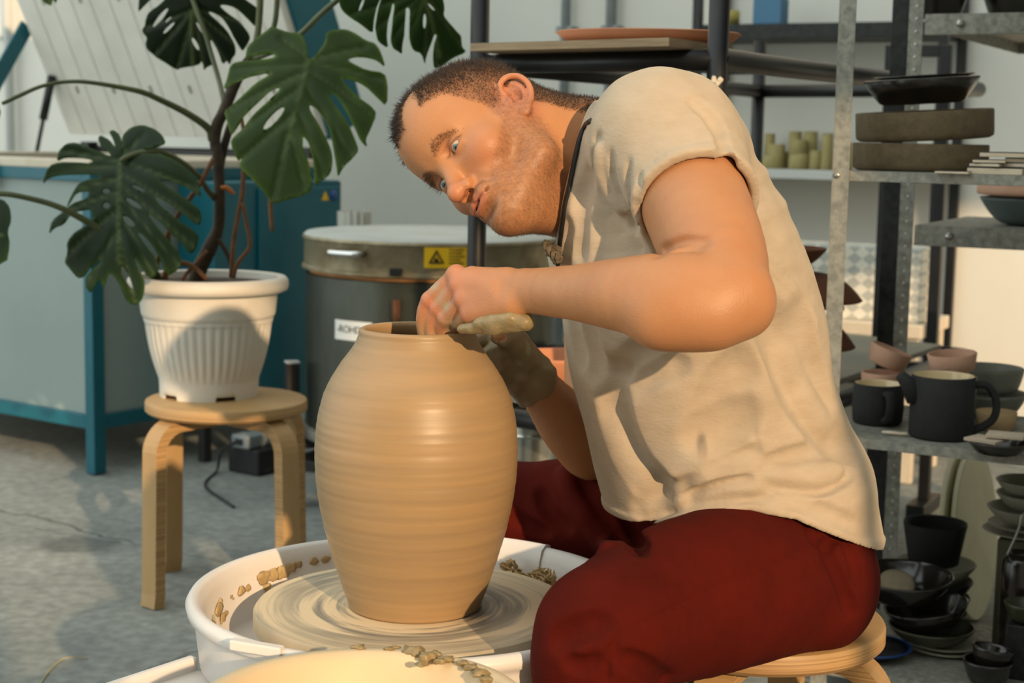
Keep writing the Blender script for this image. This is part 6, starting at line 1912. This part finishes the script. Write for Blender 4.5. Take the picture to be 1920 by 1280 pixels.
for i, (px, ytop, w, back) in enumerate(mould):
    Yc = wm[1] + (wm[0] - P(px, 300, wm[1])[0]) * .53 - .13 + back
    p = P(px, ytop, Yc); r = w / 2 / FPX * Yc
    hgt = p[2] - zf1
    if hgt < .01: continue
    lv = 2 if hgt > .10 and w > 30 else 1
    for k in range(lv):
        h_ = hgt / lv - .0005
        pr = [(0, 0), (r * .92, 0), (r, .003), (r * (.97 if k == 0 else .9), h_ - .004), (r * .88, h_), (0, h_)]
        gi += 1
        pot_thing('plaster_mould', pr, (p[0], p[1], zf1 + k * hgt / lv + .0004), m_plas, 'cream plaster mould in the jumble on the far wall shelf', 'mould', 'plaster moulds on the far shelf', seg=20)
tp_ = P(1378, 20, wm[1] - .1)
pot_thing('tape_roll', [(.030, 0), (.050, 0), (.050, .05), (.030, .05), (.030, 0)], (tp_[0] - .03, tp_[1] + .02, zf2 + .0005), mat('tape_yellow', (176, 160, 84), .6), 'yellowish tape roll on the dark top shelf at the back', 'tape', seg=32)
q = P(1404, 20, wm[1] - .15)
tag(MB().box((q[0] + .075, q[1] + .0, zf2 + .045), (.10, .08, .088), [E1, E2, UP], .003).build('blue_carton', mat('carton_blue', (70, 118, 150), .6)), 'small blue carton on the dark top shelf at the back', 'box')
# ---- bottom shelf
zs4 = zS4 + .0004
m_olive = mat('olive_glaze', (62, 62, 40), .3, var=(46, 46, 30), scale=9, amt=.6, spec=.6)
m_blackg = mat('black_glaze', (24, 22, 20), .16, var=(44, 36, 26), scale=8, amt=.6, spec=.7)
m_grey = mat('grey_ware', (158, 156, 138), .6, var=(128, 126, 110), scale=12, amt=.5)
bc = P(1735, 1200, 2.98); bc[2] = zs4
z_ = lambda y: P(1735, y, 2.98)[2] - zs4
bx_, by_ = bc[0], bc[1]
px_ = P(1770, 1250, 3.0)[0]
pot_thing('flat_plate', [(0, 0), (.05, 0), (.074, .007), (.073, .010), (.048, .004), (0, .004)], (px_, by_ + .02, zs4), m_grey, 'grey plate at the bottom of the dark bowl stack', 'plate', 'plates under the dark bowls')
pot_thing('flat_plate', [(0, 0), (.05, 0), (.071, .007), (.070, .010), (.048, .004), (0, .004)], (px_ - .004, by_ + .015, zs4 + .0105), m_grey, 'second plate from the bottom of the dark bowl stack', 'plate', 'plates under the dark bowls')
z0_ = .0215
hO = max(.03, z_(1172) - z0_)
pot_thing('olive_bowl', bowlp(.082, hO, .005, .45), (bx_ + .01, by_, zs4 + z0_), m_olive, 'olive green bowl carrying the black bowls on the bottom shelf', 'bowl')
pot_thing('black_bowl', bowlp(.080, .047, .005, .45), (bx_ + .004, by_ - .002, zs4 + z0_ + hO - .004), m_blackg, 'tilted shiny black bowl in the middle of the bottom shelf stack', 'bowl', 'black bowls on the bottom shelf', tilted(10, 190))
tb_c = P(1694, 1076, 2.97)
hBk = .052
pot_thing('black_bowl', bowlp(.094, hBk, .005, .4), (tb_c[0], tb_c[1], tb_c[2] - hBk), m_blackg, 'black bowl holding a round grey stone, at the top of the stack', 'bowl', 'black bowls on the bottom shelf', tilted(4, 250))
rso = MB().lathe([(0, -.012), (.024, -.012), (.033, -.008), (.036, .0), (.033, .009), (.022, .013), (0, .014)], (0, 0, 0), 48, axes=tilted(28, 265)).build('round_stone', mat('sponge_stone', (160, 146, 120), .9, var=(130, 118, 96), scale=30, bump=.5, bscale=120))
rso.location = tuple(tb_c + np.array([-.012, .004, -.022])); tag(rso, 'round grey stone-like disc lying in the black bowl', 'disc')
bpc = P(1752, 1015, 3.12)
nd_ = 4
dth = (P(1752, 1056, 3.12)[2] - zs4) / nd_
for k in range(nd_):
    pot_thing('dark_dish', [(0, 0), (.055, 0), (.082 - .004 * (nd_ - k), dth - .004), (.080 - .004 * (nd_ - k), dth - .001), (.052, .004), (0, .004)], (bpc[0] + .012, bpc[1] + .02, zs4 + k * dth), m_grey if k == nd_ - 1 else m_dgalv, ['lowest dark dish under the black planter', 'second dark dish under the black planter', 'third dark dish under the black planter', 'grey dish right under the black planter'][k], 'dish', 'dishes under the black planter')
ph2 = P(1752, 978, 3.12)[2] - (zs4 + nd_ * dth)
pot_thing('black_planter', [(0, 0), (.044, 0), (.049, .003), (.0625, ph2 - .003), (.0615, ph2), (.0575, ph2 - .002), (.045, .008), (0, .008)], (bpc[0], bpc[1], zs4 + nd_ * dth + .0005), mat('matt_planter', (14, 14, 14), .75), 'matt black planter on the bottom shelf behind the dark bowls', 'planter')
# grey plates on a block
gp = P(1925, 1000, 3.06)
zblk = P(1880, 1012, 3.02)[2]
tag(MB().box((gp[0] + .035, gp[1], (zblk + zs4) / 2), (.15, .15, zblk - zs4 - .0005), [E1, E2, UP], .003).build('wooden_block', mat('dusty_block', (92, 88, 66), .8, var=(70, 66, 50), scale=9)), 'dusty grey-green block under the stack of grey plates', 'block')
zq = zblk + .0005
for k, (r, h, lab) in enumerate(((.084, .010, 'lowest grey plate of the stack at far right, on the dusty block'), (.082, .010, 'second grey plate of the stack at far right'), (.078, .030, 'lower grey bowl standing on the plates at far right'), (.070, .030, 'middle grey bowl of the stack at far right'), (.064, .028, 'pale grey bowl at the top of the stack at far right'))):
    pot_thing('grey_plate' if k < 2 else 'grey_bowl', bowlp(r, h, .004, .55, 1.6), (gp[0] + .008 * (k % 2), gp[1], zq), m_grey, lab, 'plate' if k < 2 else 'bowl', 'grey ware at far right')
    zq += h * (1.05 if k < 2 else .86) + .002
# round bats leaning upright
m_bat = mat('bat_cream', (232, 226, 194), .7, var=(206, 196, 150), scale=8, amt=.6)
for k, (px, c_, lab) in enumerate(((1806, .000, 'left cream round bat leaning on edge behind the planter'), (1828, .026, 'right cream round bat leaning on edge behind the planter'))):
    q = P(px, 1000, 3.40)
    nn2 = unit(np.array([.86, -.48, .10]))
    R_ = q[2] - zs4 - .004
    R_ = .185
    o = MB().lathe([(0, -.006), (R_ - .002, -.006), (R_, -.004), (R_, .004), (R_ - .002, .006), (0, .006)], (0, 0, 0), 96, axes=[unit(np.cross(UP, nn2)), np.cross(nn2, unit(np.cross(UP, nn2))), nn2]).build('round_bat', m_bat, None, 40)
    o.location = (float(q[0]), float(q[1]), R_ * .997); tag(o, lab, 'bat', 'round bats on the bottom shelf')
# far right bits
for k, (px, py, Y, r, h, m_, lab) in enumerate(((1925, 1165, 2.85, .042, .035, m_olive, 'small olive bowl at the right edge below the grey ware'),)):
    q = P(px, py, Y)
    tag(MB().box((q[0] + .005, q[1], (q[2] - .0005 + zs4) / 2), (.07, .07, q[2] - zs4 - .001), [E1, E2, UP], .003).build('dark_block', m_dgalv), 'small dark block under the olive bowl at the right edge', 'block')
    pot_thing('olive_bowl', bowlp(r, h, .004, .45), q, m_, lab, 'bowl')
jq = P(1914, 1090, 2.93)
jar = thing('wire_bail_jar', (jq[0], jq[1], zs4), 'dark jar with a wire bail at the right edge', 'jar')
jh2 = P(1914, 1035, 2.93)[2] - zs4
wpart(MB().lathe([(0, 0), (.030, 0), (.036, .004), (.036, jh2 - .02), (.028, jh2), (.024, jh2), (.024, jh2 - .02), (0, jh2 - .1)], (jq[0], jq[1], zs4), 48), 'jar_body', m_blackg, jar)
wpart(MB().tube(smooth_path([np.array([jq[0] - .030, jq[1], zs4 + jh2 - .01]), np.array([jq[0] - .014, jq[1] - .01, zs4 + jh2 + .045]), np.array([jq[0] - .008, jq[1] - .01, zs4 + jh2 + .075]), np.array([jq[0] + .01, jq[1], zs4 + jh2 + .07]), np.array([jq[0] + .030, jq[1], zs4 + jh2 - .01])], 6), .0022, 8), 'wire_bail', m_steel, jar)
cq = P(1850, 1285, 2.80)
pot_thing('dark_cup', bowlp(.045, .045, .004, .5), (cq[0], cq[1], zs4), m_blackg, 'dark bowl at the lower right corner, holding a smaller one', 'bowl', 'dark bowls in the corner')
pot_thing('dark_cup', bowlp(.038, .042, .004, .5), (cq[0] + .003, cq[1], zs4 + .026), m_blackg, 'smaller black bowl tilted inside another at the lower right corner', 'bowl', 'dark bowls in the corner', tilted(9, 20))
bl = P(1632, 1262, 2.955); bl[2] = zs4
pl = thing('blue_plate', bl, 'blue-rimmed plate on the bottom shelf below the plywood stool', 'plate')
wpart(MB().lathe([(0, 0), (.042, 0), (.050, .003), (.074, .018), (.072, .020), (.048, .007), (0, .006)], bl, 72), 'plate_body', mat('dark_blue_body', (26, 28, 34), .3), pl)
wpart(MB().lathe([(.065, .0126), (.0745, .0182), (.0755, .0205), (.072, .0212), (.0695, .0195)], bl, 72), 'rim_glaze', mat('cobalt_glaze', (36, 70, 132), .2), pl, label='cobalt blue glazed rim')
# thread on the floor
tag(MB().tube(smooth_path([Pz(70, 1290, .002), Pz(92, 1258, .002), Pz(112, 1238, .004), Pz(130, 1232, .008), Pz(150, 1233, .004), Pz(165, 1234, .002)], 8), .0012, 6).build('string', mat('straw_thread', (176, 160, 110), .8)), 'thin curved straw-coloured thread on the concrete floor', 'thread')

# ------------------------------------------------------------------ light
w = bpy.data.worlds.new('daylight'); scene.world = w; w.use_nodes = True
nt = w.node_tree; L = nt.links
bg = nt.nodes['Background']; bg.inputs[0].default_value = (*lin((206, 214, 211)), 1)
# added fill: world light graded brighter from the left, without any windows there
tcw = nd(nt, 'ShaderNodeTexCoord')
dt = nd(nt, 'ShaderNodeVectorMath', operation='DOT_PRODUCT'); dt.inputs[1].default_value = unit((-.78, -.40, .48))
L.new(tcw.outputs['Generated'], dt.inputs[0])
mrw = nd(nt, 'ShaderNodeMapRange', interpolation_type='SMOOTHSTEP'); mrw.inputs['From Min'].default_value = -.1; mrw.inputs['From Max'].default_value = 1.0; mrw.inputs['To Min'].default_value = .22; mrw.inputs['To Max'].default_value = 2.55
L.new(dt.outputs['Value'], mrw.inputs['Value']); L.new(mrw.outputs['Result'], bg.inputs[1])
s = bpy.data.lights.new('sun', 'SUN'); so = bpy.data.objects.new('sun', s); COL.objects.link(so)
s.energy = 4.0; s.color = (1.0, .71, .43); s.angle = math.radians(.75)
so.rotation_euler = Vector(SUN).to_track_quat('-Z', 'Y').to_euler(); so.location = (3, -4, 4)
scene.view_settings.view_transform = 'Standard'
scene.view_settings.look = 'None'
scene.view_settings.exposure = 0.0
scene.view_settings.gamma = 1.0
scene.cycles.max_bounces = 6
